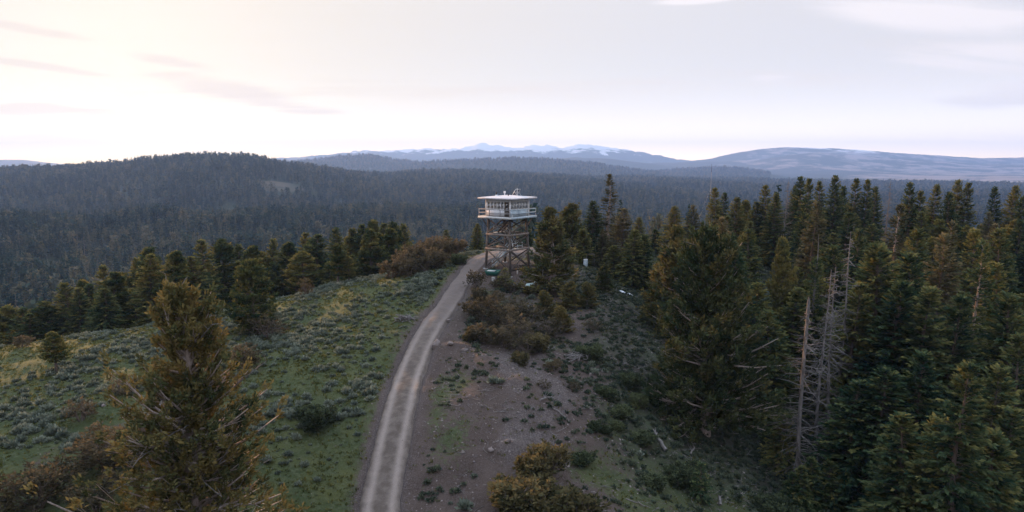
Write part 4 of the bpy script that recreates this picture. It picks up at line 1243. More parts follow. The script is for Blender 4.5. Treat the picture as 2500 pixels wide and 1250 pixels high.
for x, y in pts:
    z = gz(x, y)
    u, v0, t = proj(x, y, z)
    H = rng.uniform(10, 16)
    vmin = np.interp(u, ENV_U, ENV_V) + rng.uniform(8, 75) + np.interp(t, [60, 90, 120], [190, 80, 0])
    for u0, u1, tg, vg in GUARD:
        if u0 - 30 < u < u1 + 30 and t < tg + 1.5:
            vmin = max(vmin, vg)
    H = min(H, P(u, vmin, t)[2] - z)
    k = rng.choice(kinds, p=pr)
    if H < 6: k = 'fir_mid'
    if H < 2.2: continue
    if t < 78:
        lab, grp = 'dark conifer in the shaded near hollow of the right forest', 'conifers in the near hollow'
    else:
        lab, grp = 'conifer in the middle crowd of the right forest', 'conifers in the middle of the right forest'
    plant(k, x, y, H, 'pine_tree' if k.startswith('pine') else 'juniper_tree' if k.startswith('jun') else 'fir_tree', lab, 'tree', grp, wide=np.clip(VH[k] / H, 0.85, 1.5) * rng.uniform(1.0, 1.3))
# row behind the left ridge
LROW = [(8,742),(55,752),(110,732),(158,690),(203,678),(250,648),(300,660),(332,630),(366,603),(420,622),(452,640),(492,585),(546,578),(580,596),(640,612),(662,583),(702,588),(740,568),(768,600),(820,556),(856,556),(880,548),(910,533),(936,545),(961,538),(985,546)]
lv = ['pine_a', 'fir_b', 'pine_b', 'fir_d', 'pine_d', 'fir_a']
for i, (u, v) in enumerate(LROW):
    t = np.interp(u, [0, 400, 700, 1000], [100, 112, 122, 130]) + rng.uniform(0, 10)
    tree_at(u, v, t, lv[i % 6], 'pine_tree' if lv[i % 6].startswith('pine') else 'fir_tree', 'conifer in the front row of forest behind the left sage ridge', 'front row behind the left ridge', wide=rng.uniform(1.15, 1.45))
LE_U = [-300, 0, 160, 250, 365, 490, 560, 740, 880, 985, 1010, 1060, 1120, 1200, 1350]
LE_V = [800, 745, 690, 650, 605, 585, 580, 570, 550, 545, 600, 612, 615, 590, 560]
def s_left():
    while True:
        u = rng.uniform(-150, 1250); rt = np.interp(u, [-150, 0, 400, 670, 940, 1120, 1300], [76, 80, 92, 102, 108, 116, 128])
        t = rt + 7 + rng.random() ** 1.3 * 55
        return (u - 1250) / FPX * t, t * 0.99
for x, y in crowd(105, s_left, 2.5):
    z = gz(x, y); u, v0, t = proj(x, y, z)
    vmin = np.interp(u, LE_U, LE_V) + rng.uniform(5, 80)
    H = min(rng.uniform(11, 16), P(u, vmin, t)[2] - z)
    if H < 3: continue
    k = rng.choice(lv)
    if H < 5: k = 'fir_mid'
    plant(k, x, y, H, 'pine_tree' if k.startswith('pine') else 'fir_tree', 'conifer in the dark forest crowd behind the left front row', 'tree', 'crowd behind the left front row', wide=np.clip(VH[k] / H, 0.8, 1.4) * rng.uniform(1.1, 1.4))
# trees on the flat ground between tower and right forest
for u, v, t, k in ((1425,560,104,'fir_mid'),(1470,560,103,'fir_tan'),(1500,600,99,'fir_mid'),(1600,560,120,'fir_mid'),(1690,500,112,'fir_tan'),(1620,600,95,'fir_a'),(1560,530,118,'fir_d'),(1290,560,124,'fir_mid')):
    tree_at(u, v, t, k, 'fir_tree', 'small conifer in the loose group right of the tower', 'small conifers right of the tower')

# ---- shrubs, each placed where it stands: (u, v of foot, depth, height, variant, wide, label)
SHR = [
 (955,712,96,2.7,'mah_c',0.9,'leaning thin brown shrub at the lower end of the shrub band'),
 (985,690,98,3.4,'mah_a',1.0,'brown mahogany shrub with pale stems above the leaning thin shrub'),
 (1010,670,101,3.4,'mah_b',1.0,None),(1030,662,101,3.6,'mah_d',1.0,None),(1052,650,104,3.5,'mah_a',1.0,None),(1070,640,104,3.4,'mah_b',1.0,None),
 (1088,634,105,3.2,'mah_d',1.0,None),(1105,628,106,2.8,'mah_c',1.0,None),(1040,690,96,2.6,'mah_c',1.0,None),(1065,675,98,2.6,'mah_b',1.0,None),(1000,705,95,2.4,'mah_a',0.9,None),
 (1160,700,86,2.3,'mah_d',1.0,'reddish shrub at the road edge below the left tower leg'),
 (1185,790,76,2.9,'mah_d',1.1,'large dark brown shrub on the spur below the tower'),
 (1228,800,75,2.4,'mah_a',1.1,'brown shrub right beside the large dark spur shrub'),
 (1150,770,78,1.8,'mah_c',1.0,'small brown shrub by the road on the spur'),
 (1270,835,72,2.4,'mah_bare',1.3,'thin twiggy shrub in the middle of the spur'),
 (1330,760,81,3.4,'jun_b',1.5,'low spreading rusty juniper bush below the gas tank'),
 (1390,745,84,3.6,'jun_b',1.5,'low dark juniper bush right of the rusty juniper bush'),
 (1310,850,69,1.7,'olive_a',1.1,'golden olive bush on the crest of the spur'),
 (1270,905,65,1.2,'olive_b',1.1,'small golden bush at the edge of the stony patch'),
 (1150,850,71,1.1,'olive_b',1.0,'small yellow green bush above the stony road cut'),
 (1325,1160,48.5,2.4,'olive_b',1.0,'upright golden brown bush behind the bottom bush'),
 (1285,1262,44.5,2.4,'olive_a',1.3,'big golden brown bush at the bottom centre of the photo'),
 (1372,1270,44,2.3,'olive_b',1.3,'brown bush touching the big golden bottom bush'),
 (770,1035,55,1.6,'green_a',1.0,'round fresh green bush left of the road'),
 (265,1120,50,3.0,'mah_b',1.25,'big rust brown shrub left of the huge juniper'),
 (330,1085,52,2.4,'mah_bare',1.2,'dark twiggy shrub beside the big rust brown shrub'),
 (90,1215,46,3.0,'mah_a',1.3,'dark brown shrub in the bottom left corner'),
 (230,1240,45,2.2,'mah_c',1.2,'low brown shrub along the bottom edge left of the juniper'),
 (200,1010,57,1.7,'mah_bare',1.3,'bare grey twiggy shrub among the pale stones at left'),
 (300,945,61,1.6,'mah_bare',1.4,'bare purplish twiggy shrub on the left slope'),
 (650,800,77,2.4,'mah_bare',1.4,'purplish bare shrub at the foot of the golden olive pine'),
 (750,752,96,2.3,'mah_bare',0.7,'thin bare sapling shrub alone on the sage ridge'),
 (1520,950,61,0.9,'green_b',1.2,'dark green low bush on the shaded slope'),
 (1510,985,59,0.7,'green_b',1.0,'small bright green bush on the shaded slope'),
 (1450,1025,57,0.7,'green_b',1.0,'pale green low bush left of the bright green bush'),
 (1475,1010,57.5,0.6,'green_b',1.0,'tiny pale green bush above the pale green low bush'),
 (1570,990,59,0.9,'green_b',1.3,'dark spreading bush by the weathered log'),
 (1660,1075,56,1.3,'green_a',1.0,'dark green bush at the edge of the right hollow'),
 (1690,1060,57,1.3,'green_a',1.0,'second dark green bush below the broad juniper'),
 (1540,860,67,1.1,'green_a',1.2,'dark bush below the stick pile on the shaded slope'),
 (1450,790,77,1.3,'mah_bare',1.3,'dark twiggy shrub on the shaded grass slope'),
 (1600,720,92,2.6,'fir_small',1.2,'low dark fir thicket at the top of the shaded slope'),
 (1740,1240,46,1.2,'mah_bare',1.2,'twiggy shrub beside the young fir at the bottom'),
 (1120,660,100,1.3,'green_a',1.0,'dusky green bush at the left road edge below the tower'),
 (1215,690,90,1.4,'mah_c',1.0,'small brown shrub beside the small green fir'),
 (1300,700,89,1.2,'olive_b',1.2,'small olive bush just below the gas tank'),
 (1900,1180,57,1.5,'green_a',1.3,'dark bush on the lower edge of the right hollow'),
 (2010,1240,57,1.5,'green_a',1.3,'dark bush at the bottom of the right hollow'),
 (1172,740,82,2.0,'mah_a',1.0,'brown shrub between the road and the big spur shrubs'),
 (1205,735,82,2.0,'mah_c',1.1,'dusky shrub behind the large dark spur shrub'),
 (1262,748,82,2.0,'mah_bare',1.3,'bare twiggy shrub behind the small green fir'),
 (1290,790,77,2.4,'mah_c',1.2,'low brown shrub in the hollow right of the spur shrubs'),
 (1345,815,74,2.0,'mah_bare',1.4,'grey twiggy shrub below the low rusty juniper'),
 (1180,850,71,1.9,'mah_c',1.2,'small brown shrub at the top of the stony patch'),
 (1235,858,70,2.0,'mah_a',1.2,'rounded brown shrub above the small golden bush'),
 (1290,870,68,1.8,'mah_bare',1.3,'twiggy shrub between two golden bushes on the spur'),
 (1350,900,65,1.1,'mah_c',1.2,'low dark shrub under the spur stick heap'),
 (1400,930,62,0.9,'mah_bare',1.4,'sprawling twiggy shrub on the shaded side of the spur'),
 (1330,960,60,0.8,'mah_bare',1.3,'low dead looking shrub on the stony crest'),
 (1440,850,70,1.2,'green_a',1.2,'dark bush right of the spur stick heap'),
 (1480,930,63,0.8,'green_b',1.3,'dark low bush in the middle of the shaded slope'),
 (1560,920,64,1.0,'green_a',1.0,'broad dark bush above the weathered log'),
 (1420,1110,52,0.8,'green_b',1.2,'low green bush right of the bottom golden bush'),
 (1600,1100,54,0.8,'green_b',1.3,'dull green bush on the bare lower slope'),
 (1370,805,76,3.0,'jun_b',1.7,'dark spreading juniper bush at the top of the shaded slope'),
 (1435,740,85,3.4,'jun_b',1.4,'brownish juniper bush below the timber frame'),
 (1475,700,92,3.6,'jun_b',1.3,'rusty young juniper below the warm brown fir'),
 (1250,700,89,1.3,'mah_c',1.1,'low brown shrub under the near tower leg'),
 (60,860,79,1.3,'mah_c',1.1,'small brown shrub on the left ridge by the photo edge'),
 (600,860,66,2.2,'mah_b',1.0,'rust coloured shrub half hidden behind the huge juniper'),
]
for u, v, t, H, k, w, lab in SHR:
    p = P(u, v, t)
    grp = None
    if lab is None:
        lab, grp = 'brown mahogany shrub in the crowded shrub band left of the tower', 'shrub band left of the tower'
    plant(k, p[0], p[1], H, 'fir_tree' if k.startswith('fir') else 'juniper_bush' if k.startswith('jun') else 'shrub', lab, 'tree' if k.startswith('fir') else 'shrub', grp, wide=w)

# ---- sagebrush, grass, stones
SAGEM = [sage_mesh(0.42, 0.42, 301).mesh('sage', M_SAGE), sage_mesh(0.36, 0.34, 302, 90).mesh('sage', M_SAGE), sage_mesh(0.5, 0.40, 303, 130).mesh('sage', M_SAGE), sage_mesh(0.30, 0.36, 304, 80).mesh('sage', M_SAGE)]
def region_pts(n, umin=-60, umax=2560, tmin=38, tmax=128):
    t = tmin + (tmax - tmin) * np.sqrt(rng.random(n) * (1 - (tmin / tmax) ** 2) + (tmin / tmax) ** 2 - 0) if False else np.sqrt(rng.uniform(tmin ** 2, tmax ** 2, n))
    u = rng.uniform(umin, umax, n)
    return (u - 1250) / FPX * t, t * 0.992
def ridge_ok(x, y):
    u = 1250 + FPX * x / (y / .992)
    return y < np.interp(u, [-150, 0, 400, 670, 940, 1120, 1300, 1600], [80, 86, 97, 107, 112, 118, 128, 130])
x, y = region_pts(90000)
g_, gv_, lt_ = zones(x, y)
d_, sd_ = road_dist(x, y)
left = (sd_ < 0) & (d_ > 2.6) & ridge_ok(x, y)
clump = fbm(x / 5.5, y / 5.5, 501, 4)
pd = np.where(left, np.clip(0.26 + 1.9 * clump + 0.009 * (y - 60), 0.03, 0.95), 0)
pd = np.where((sd_ > 0) & (d_ > 3) & (lt_ < 0.5) & ridge_ok(x, y), np.clip(0.015 + 0.35 * (clump - 0.05), 0, 0.12), pd)
pd *= (gv_ < 0.5)
keep = rng.random(len(x)) < pd * 0.55
x, y = x[keep], y[keep]; z = ground(x, y)
s = (0.35 + 0.95 * rng.random(len(x)) ** 1.6) * (1 + 0.9 * np.clip(fbm(x / 5.5, y / 5.5, 501, 4), -0.3, 0.4))
size = s * FPX / y
order = np.argsort(-size)
u_, v_, t_ = proj(x, y, z)
vis = (u_ > 0) & (u_ < 2500) & (v_ < 1250)
order = np.array([i for i in order if vis[i]])[:300]
single = np.zeros(len(x), bool); single[order] = True
for i in order:
    o = bpy.data.objects.new('sagebrush', SAGEM[i % 4])
    COL.objects.link(o)
    o.location = (x[i], y[i], z[i] - 0.03); o.scale = (s[i], s[i], s[i] * rng.uniform(0.85, 1.2)); o.rotation_euler = (0, 0, rng.random() * 6.28)
    if v_[i] > 950:
        lb, gr = 'grey green sagebrush on the near slope between big juniper and road', 'near sagebrush left of the road'
    else:
        lb, gr = 'larger grey green sagebrush on the upper left slope', 'larger sagebrush of the upper slope'
    if x[i] > -10 and sd_[0] is not None and u_[i] > 1010:
        lb, gr = 'grey green sagebrush on the bare spur right of the road', 'sagebrush right of the road'
    tag(o, lb, 'sagebrush', gr)
m = ~single
scatter('sagebrush_cover', proto_collection('sage_plant', SAGEM), np.c_[x, y, z - 0.03][m], np.c_[s, s, s][m], np.c_[0 * x, 0 * x, rng.random(len(x)) * 6.28][m], rng.integers(0, 4, len(x))[m],
        label='low grey green sagebrush covering the left slope')
print('sage', len(x))

TUFT = [tuft_mesh(401).mesh('tuft', M_GRASS), tuft_mesh(402, 14, 0.22, 0.8).mesh('tuft', M_GRASS), tuft_mesh(403, 10, 0.34, 0.4).mesh('tuft', M_GRASS), tuft_mesh(404, 16, 0.16, 1.1, 0.09).mesh('tuft', M_GRASS)]
x, y = region_pts(260000, tmax=132)
g_, gv_, lt_ = zones(x, y); d_, sd_ = road_dist(x, y)
pd = g_ * np.clip(0.55 + 1.6 * fbm(x / 1.6, y / 1.6, 511, 3) + 0.8 * fbm(x / 8, y / 8, 512, 3), 0, 1) + 0.02
pd = np.where(sd_ > 0, pd * 1.0, pd) * np.where(d_ < 1.75, 0.10 * (d_ > 1.25) + 0.05 * (d_ < 0.35), 1.0) * ridge_ok(x, y + 0) * (1 - np.clip(lt_ * 1.6 - 0.9, 0, 0.9))
keep = rng.random(len(x)) < pd * 0.62
x, y = x[keep], y[keep]; z = ground(x, y) + 0.10 * (d_[keep] < 1.4)
s = rng.uniform(0.5, 1.3, len(x)) * np.where(sd_[keep] > 0, 0.75, 0.9) * np.where(d_[keep] < 1.75, 0.5, 1)
scatter('grass', proto_collection('grass_tuft', TUFT), np.c_[x, y, z], np.c_[s, s, s], np.c_[0 * x, 0 * x, rng.random(len(x)) * 6.28], rng.integers(0, 4, len(x)), label='short yellow green grass on the hilltop')
print('grass', len(x))

M_STONE, nt = newmat('broken_lava_stone')
oi = N(nt, 'ShaderNodeObjectInfo')
sn_ = noise_at(nt, 3.0, 5, 0.65)
c = mixc(nt, oi.outputs['Random'], (0.10, 0.080, 0.074), (0.255, 0.210, 0.195))
c = mixc(nt, maprange(nt, sn_, 0.5, 0.75), c, (0.10, 0.085, 0.08))
out(nt, principled(nt, c, 0.9, 0.2, bump=sn_, bstr=0.5, bdist=0.03))
STONEM = [rock_mesh('stone', 420 + i, M_STONE, 1, rng.uniform(.6, .9), rng.uniform(.4, .65), subdiv=1) for i in range(5)]
x, y = region_pts(200000, tmax=118)
g_, gv_, lt_ = zones(x, y); d_, sd_ = road_dist(x, y)
pd = np.clip(gv_ - 0.25, 0, 1) * np.where(d_ < 1.9, 0.14, 0.5) + np.where((sd_ > 0) & (lt_ < .7), 0.24, 0.004)
pd *= ridge_ok(x, y)
keep = rng.random(len(x)) < pd
x, y = x[keep], y[keep]; z = ground(x, y)
s = 0.06 + 0.24 * rng.random(len(x)) ** 3.2
s = np.where(d_[keep] < 1.9, s * 0.4, s)
z = z + np.where(d_[keep] < 1.7, 0.11, 0.0)
scatter('gravel', proto_collection('stone_piece', STONEM), np.c_[x, y, z], np.c_[s, s, s], np.c_[rng.normal(0, .4, len(x)), rng.normal(0, .4, len(x)), rng.random(len(x)) * 6.28], rng.integers(0, 5, len(x)), label='broken reddish stones on the bare spur')
print('stones', len(x))

# twigs and chips of dead wood lying about
TWIG = []
for i in range(4):
    g = np.random.default_rng(440 + i); mb = MB()
    a = np.array([[-0.5, 0, 0.03]]); b = np.array([[0.1, g.normal(0, .08), 0.05]]); c2 = np.array([[0.55, g.normal(0, .2), 0.06]])
    mb.sticks(a, b, 0.022, 0.018, 0.5); mb.sticks(b, c2, 0.018, 0.008, 0.5); mb.sticks(b, b + np.array([[0.3, 0.22 * (-1) ** i, 0.12]]), 0.014, 0.005, 0.5)
    TWIG.append(mb.mesh('twig', M_DEAD))
x, y = region_pts(26000, umin=1000, umax=2300, tmax=100)
d_, sd_ = road_dist(x, y)
g_, gv_, lt_ = zones(x, y)
pd = (sd_ > 0) * (d_ > 3) * np.clip(0.04 + 0.30 * lt_ + 1.2 * fbm(x / 3, y / 3, 530, 3), 0, 0.5)
keep = rng.random(len(x)) < pd
x, y = x[keep], y[keep]; s = rng.uniform(0.3, 1.3, len(x))
scatter('twig_litter', proto_collection('twig_piece', TWIG), np.c_[x, y, ground(x, y)], np.c_[s, s, s], np.c_[rng.normal(0, .15, len(x)), rng.normal(0, .15, len(x)), rng.random(len(x)) * 6.28], rng.integers(0, 4, len(x)), label='grey twigs scattered over the shaded slope')

# low dark scrub matting the shaded east slope
M_SCRUB = foliage_mat('scrub_leaves', (0.030, 0.046, 0.036), (0.068, 0.086, 0.060), (0.135, 0.145, 0.090), transl=0.2)
SCR = [sage_mesh(0.45, 0.25, 321, 90).mesh('scrub', M_SCRUB), sage_mesh(0.35, 0.22, 322, 70).mesh('scrub', M_SCRUB), sage_mesh(0.30, 0.30, 323, 70).mesh('scrub', M_SCRUB)]
x, y = region_pts(60000, umin=1000, umax=2300, tmax=112)
d_, sd_ = road_dist(x, y); g_, gv_, lt_ = zones(x, y)
cl = fbm(x / 3.5, y / 3.5, 541, 4)
pd = (sd_ > 0) * (d_ > 2.6) * (gv_ < 0.75) * np.clip(0.0 + 0.42 * lt_ + 0.03 * np.clip(x, 0, 10) + 1.5 * cl, 0, 0.8)
keep = rng.random(len(x)) < pd * 0.5
x, y = x[keep], y[keep]; s = rng.uniform(0.35, 1.25, len(x))
scatter('low_scrub', proto_collection('scrub_plant', SCR), np.c_[x, y, ground(x, y) - 0.03], np.c_[s, s, s], np.c_[0 * x, 0 * x, rng.random(len(x)) * 6.28], rng.integers(0, 3, len(x)), label='low dark green scrub on the shaded east slope')
print('scrub', len(x))
# ------------------------------------------------------------------ the lookout tower
M_TIMBER = plain_mat('weathered_timber', (0.075, 0.062, 0.053), (0.165, 0.138, 0.120), 5, stretch=(1, 1, 0.2), bstr=0.4)
M_TIMBER_L = plain_mat('sun_bleached_plank', (0.165, 0.132, 0.112), (0.285, 0.238, 0.208), 5, bstr=0.4)
M_DARKW = plain_mat('dark_creosote_timber', (0.035, 0.028, 0.026), (0.070, 0.055, 0.048), 5, bstr=0.4)
M_WHITE = plain_mat('flaking_white_paint', (0.74, 0.725, 0.735), (0.86, 0.845, 0.85), 4, rough=0.6, bstr=0.15)
M_WHITE2 = plain_mat('dingy_white_paint', (0.50, 0.49, 0.475), (0.66, 0.645, 0.62), 3, rough=0.65, bstr=0.2)
M_BLUEW = plain_mat('pale_blue_grey_paint', (0.36, 0.43, 0.48), (0.52, 0.585, 0.62), 4, rough=0.6, bstr=0.2)
M_ROOF = plain_mat('pale_roll_roofing', (0.50, 0.465, 0.475), (0.68, 0.64, 0.655), 2.2, rough=0.85, bstr=0.3)
M_RAIL = plain_mat('grey_weathered_rail', (0.24, 0.225, 0.225), (0.40, 0.375, 0.37), 6, bstr=0.3)
M_GALV = plain_mat('galvanised_metal', (0.46, 0.50, 0.52), (0.62, 0.66, 0.68), 8, rough=0.45, spec=0.5, bstr=0.05)
M_ALU = plain_mat('bright_aluminium', (0.70, 0.72, 0.74), (0.82, 0.84, 0.86), 8, rough=0.4, spec=0.5, metal=0.3, bstr=0.02)
M_BLACK = plain_mat('sooty_black_iron', (0.018, 0.018, 0.018), (0.035, 0.033, 0.032), 8, rough=0.6, bstr=0.1)
M_PVCELL = plain_mat('solar_cells', (0.03, 0.04, 0.075), (0.05, 0.06, 0.10), 20, rough=0.15, spec=0.6, bstr=0.0)
M_INNER = plain_mat('varnished_board', (0.34, 0.25, 0.17), (0.46, 0.36, 0.26), 4, rough=0.6, bstr=0.1, stretch=(1, 1, 6))
M_CONC = plain_mat('concrete', (0.30, 0.29, 0.28), (0.42, 0.41, 0.40), 6, rough=0.9, bstr=0.3)
M_GLASS, nt = newmat('window_glass')
tr_ = N(nt, 'ShaderNodeBsdfTransparent', inp={'Color': (0.86, 0.90, 0.90, 1)})
gl_ = N(nt, 'ShaderNodeBsdfGlossy', inp={'Color': (1, 1, 1, 1), 'Roughness': 0.03})
fr_ = N(nt, 'ShaderNodeFresnel', inp={'IOR': 1.5})
mx_ = N(nt, 'ShaderNodeMixShader')
nt.links.new(mathn(nt, 'ADD', fr_.outputs[0], 0.16, clamp=True), mx_.inputs[0])
nt.links.new(tr_.outputs[0], mx_.inputs[1]); nt.links.new(gl_.outputs[0], mx_.inputs[2])
out(nt, mx_.outputs[0])

TB = P(1239, 668, 97)
TX, TY = TB[0], TB[1] + 1.0
TZ = float(ground(np.array([TX]), np.array([TY]), False)[0])
DECK = 7.75                                  # deck top above the ground
T_RZ = R(-38)
tower = empty('lookout_tower', (TX, TY, TZ), T_RZ)
tag(tower, 'white fire lookout cab on a tall braced timber tower at the road end', 'tower')
def part(name, fn, mat, parent=None, label=None, smooth=False):
    mb = MB(); fn(mb)
    o = mb.build(name, mat, parent or tower, smooth)
    if label: o['label'] = label
    return o
LEGT, LEGB = 1.88, 2.22
ZT = DECK - 0.30
def legpt(sx, sy, z):
    k = LEGB + (LEGT - LEGB) * (z / ZT)
    return np.array((sx * k, sy * k, z))
CORN = [(-1, -1), (1, -1), (1, 1), (-1, 1)]
tz0 = []
for sx, sy in CORN:
    a = legpt(sx, sy, 0)
    wx = TX + a[0] * math.cos(T_RZ) - a[1] * math.sin(T_RZ); wy = TY + a[0] * math.sin(T_RZ) + a[1] * math.cos(T_RZ)
    g0 = gz(wx, wy) - TZ
    part('leg', lambda m: m.bar(legpt(sx, sy, g0 - 0.1), legpt(sx, sy, ZT - 0.002), 0.25, 0.25, up=(0, 1, 0)), M_TIMBER)
    part('footing', lambda m: m.box((a[0], a[1], g0 - 0.12), (0.5, 0.5, 0.36)), M_CONC)
LV = [0.25, 3.10, 5.15, ZT]
for f in range(4):
    (ax, ay), (bx, by) = CORN[f], CORN[(f + 1) % 4]
    on = np.array(((ax + bx) / 2, (ay + by) / 2, 0.0))           # outward
    for li, z in enumerate(LV[1:3]):
        off = on * 0.16
        a, b = legpt(ax, ay, z) + off, legpt(bx, by, z) + off
        d = unit(b - a) * 0.25
        part('girt', lambda m: m.bar(a - d, b + d, 0.07, 0.28), M_TIMBER_L)
    if f in (1, 2):
        a, b = legpt(ax, ay, 0.3) + on * 0.16, legpt(bx, by, 0.3) + on * 0.16
        part('girt', lambda m: m.bar(a, b, 0.07, 0.22), M_DARKW)
    for bay in range(3):
        z0, z1 = LV[bay] + (0.2 if bay else 0.0), LV[bay + 1] - 0.18
        for w in range(2):
            if w == 0:
                a, b = legpt(ax, ay, z0), legpt(bx, by, z1)
            else:
                a, b = legpt(bx, by, z0), legpt(ax, ay, z1)
            o_ = on * (0.165 if w == 0 else 0.08)
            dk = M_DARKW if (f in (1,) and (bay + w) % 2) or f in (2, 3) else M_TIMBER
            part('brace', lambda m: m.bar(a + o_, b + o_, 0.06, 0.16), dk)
# corner struts under the deck
for sx, sy in CORN:
    p0 = legpt(sx, sy, ZT - 1.5); p1 = np.array((sx * 2.55, sy * 2.55, ZT - 0.02))
    part('strut', lambda m: m.bar(p0 + np.array((0, 0, 0.02)), p1, 0.10, 0.12), M_DARKW)
# deck: joists, floor boards, rim
for k in range(7):
    xk = -2.7 + k * 0.9
    part('joist', lambda m: m.box((xk, 0, DECK - 0.20), (0.10, 5.66, 0.20)), M_DARKW)
for k in range(20):
    yk = -2.80 + k * 0.2947
    part('plank', lambda m: m.box((0, yk, DECK - 0.045 - 0.004 * (k % 3)), (5.80, 0.275, 0.06)), M_RAIL)
DH = 2.95
for (cx, cy, sx, sy) in ((0, -DH, 2 * DH + 0.06, 0.06), (0, DH, 2 * DH + 0.06, 0.06), (-DH, 0, 0.06, 2 * DH - 0.06), (DH, 0, 0.06, 2 * DH - 0.06)):
    part('rim_board', lambda m: m.box((cx, cy, DECK - 0.15), (sx, sy, 0.30)), M_WHITE2 if cx <= 0 else M_BLUEW)
# railing
RH = 1.0
for side_i, (ax, ay, bx, by) in enumerate(((-1, -1, 1, -1), (1, -1, 1, 1), (1, 1, -1, 1), (-1, 1, -1, -1))):
    a = np.array((ax * 2.86, ay * 2.86, DECK)); b = np.array((bx * 2.86, by * 2.86, DECK))
    rm = M_BLUEW if side_i == 1 else M_RAIL
    for k in range(4):
        if k == 3: continue
        p = a + (b - a) * (k / 3)
        part('rail_post', lambda m: m.box(p + np.array((0, 0, RH / 2 - 0.01)), (0.09, 0.09, RH)), rm)
    o_ = unit(np.array((ay - by, bx - ax, 0.0))) * -0.065
    for z in (0.48, 0.97):
        part('rail', lambda m: m.bar(a + o_ + (0, 0, z), b + o_ + (0, 0, z), 0.035, 0.10), rm)
# solid panels on the right-hand railing, two sheets
for y0, y1 in ((-2.82, -1.05), (-1.02, 0.75)):
    part('railing_panel', lambda m: m.box((2.785, (y0 + y1) / 2, DECK + 0.50), (0.03, y1 - y0, 0.90)), M_BLUEW)
part('bucket', lambda m: m.tube([(2.72, -2.5, DECK + 0.01), (2.72, -2.5, DECK + 0.3)], [0.11, 0.14], 10), M_WHITE)
# cab
CH = 2.135
SILL, HEAD, WTOP = 0.95, 2.02, 2.34
part('cab_floor', lambda m: m.box((0, 0, DECK + 0.02), (2 * CH - 0.1, 2 * CH - 0.1, 0.05)), M_INNER)
WALLS = [((-1, -1), (1, -1)), ((1, -1), (1, 1)), ((1, 1), (-1, 1)), ((-1, 1), (-1, -1))]
for wi, (A, B) in enumerate(WALLS):
    a = np.array((A[0] * CH, A[1] * CH, DECK)); b = np.array((B[0] * CH, B[1] * CH, DECK))
    d = unit(b - a); n = np.array((d[1], -d[0], 0.0)); Lw = 2 * CH
    def seg(m, s0, s1, z0, z1, th, off=0.0):
        c = a + d * (s0 + s1) / 2 + n * off + np.array((0, 0, (z0 + z1) / 2))
        m.box(c, ((s1 - s0) if abs(d[0]) > .5 else th, (s1 - s0) if abs(d[1]) > .5 else th, z1 - z0))
    door = (3.28, 4.02) if wi == 0 else None
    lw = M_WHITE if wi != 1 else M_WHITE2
    s_end = door[0] if door else Lw - 0.05
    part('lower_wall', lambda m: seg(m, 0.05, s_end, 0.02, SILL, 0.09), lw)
    part('head_wall', lambda m: seg(m, 0.05, Lw - 0.05, HEAD, WTOP, 0.09), M_WHITE2)
    part('window_sill', lambda m: seg(m, 0.05, s_end, SILL, SILL + 0.05, 0.16, 0.02), lw)
    nwin = 5 if door else 6
    span0, span1 = 0.16, (door[0] - 0.06 if door else Lw - 0.16)
    wv = (span1 - span0) / nwin
    for k in range(nwin + 1):
        s = span0 + k * wv
        part('mullion', lambda m: seg(m, s - 0.085, s + 0.085, SILL + 0.05, HEAD, 0.10), lw)
    for k in range(nwin):
        s = span0 + k * wv
        w_ = part('window', lambda m: [seg(m, s + 0.075, s + 0.105, SILL + 0.055, HEAD - 0.004, 0.05), seg(m, s + wv - 0.105, s + wv - 0.075, SILL + 0.055, HEAD - 0.004, 0.05), seg(m, s + 0.105, s + wv - 0.105, SILL + 0.055, SILL + 0.09, 0.05), seg(m, s + 0.105, s + wv - 0.105, HEAD - 0.04, HEAD - 0.004, 0.05), seg(m, s + 0.105, s + wv - 0.105, 1.47, 1.50, 0.03)], M_WHITE)
        part('pane', lambda m: seg(m, s + 0.10, s + wv - 0.10, SILL + 0.08, HEAD - 0.03, 0.008), M_GLASS, w_)
    if door:
        dr = part('door', lambda m: [seg(m, door[0] + 0.02, door[0] + 0.11, 0.04, HEAD - 0.005, 0.045), seg(m, door[1] - 0.11, door[1] - 0.02, 0.04, HEAD - 0.005, 0.045), seg(m, door[0] + 0.11, door[1] - 0.11, 0.04, 0.75, 0.04), seg(m, door[0] + 0.11, door[1] - 0.11, 1.28, 1.36, 0.04), seg(m, door[0] + 0.11, door[1] - 0.11, HEAD - 0.12, HEAD - 0.005, 0.04)], M_TIMBER, label='brown weathered door beside the near corner of the cab')
        part('pane', lambda m: [seg(m, door[0] + 0.10, door[1] - 0.10, 0.74, 1.29, 0.008), seg(m, door[0] + 0.10, door[1] - 0.10, 1.35, HEAD - 0.10, 0.008)], M_GLASS, dr)
        part('handle', lambda m: seg(m, door[0] + 0.05, door[0] + 0.08, 0.98, 1.10, 0.05, 0.05), M_BLACK, dr)
for sx, sy in CORN:
    part('corner_post', lambda m: m.box((sx * CH, sy * CH, DECK + WTOP / 2 + 0.006), (0.16, 0.16, WTOP)), M_WHITE)
part('ceiling_board', lambda m: m.box((0, 0, DECK + WTOP + 0.03), (2 * CH + 0.1, 2 * CH + 0.1, 0.03)), M_INNER)
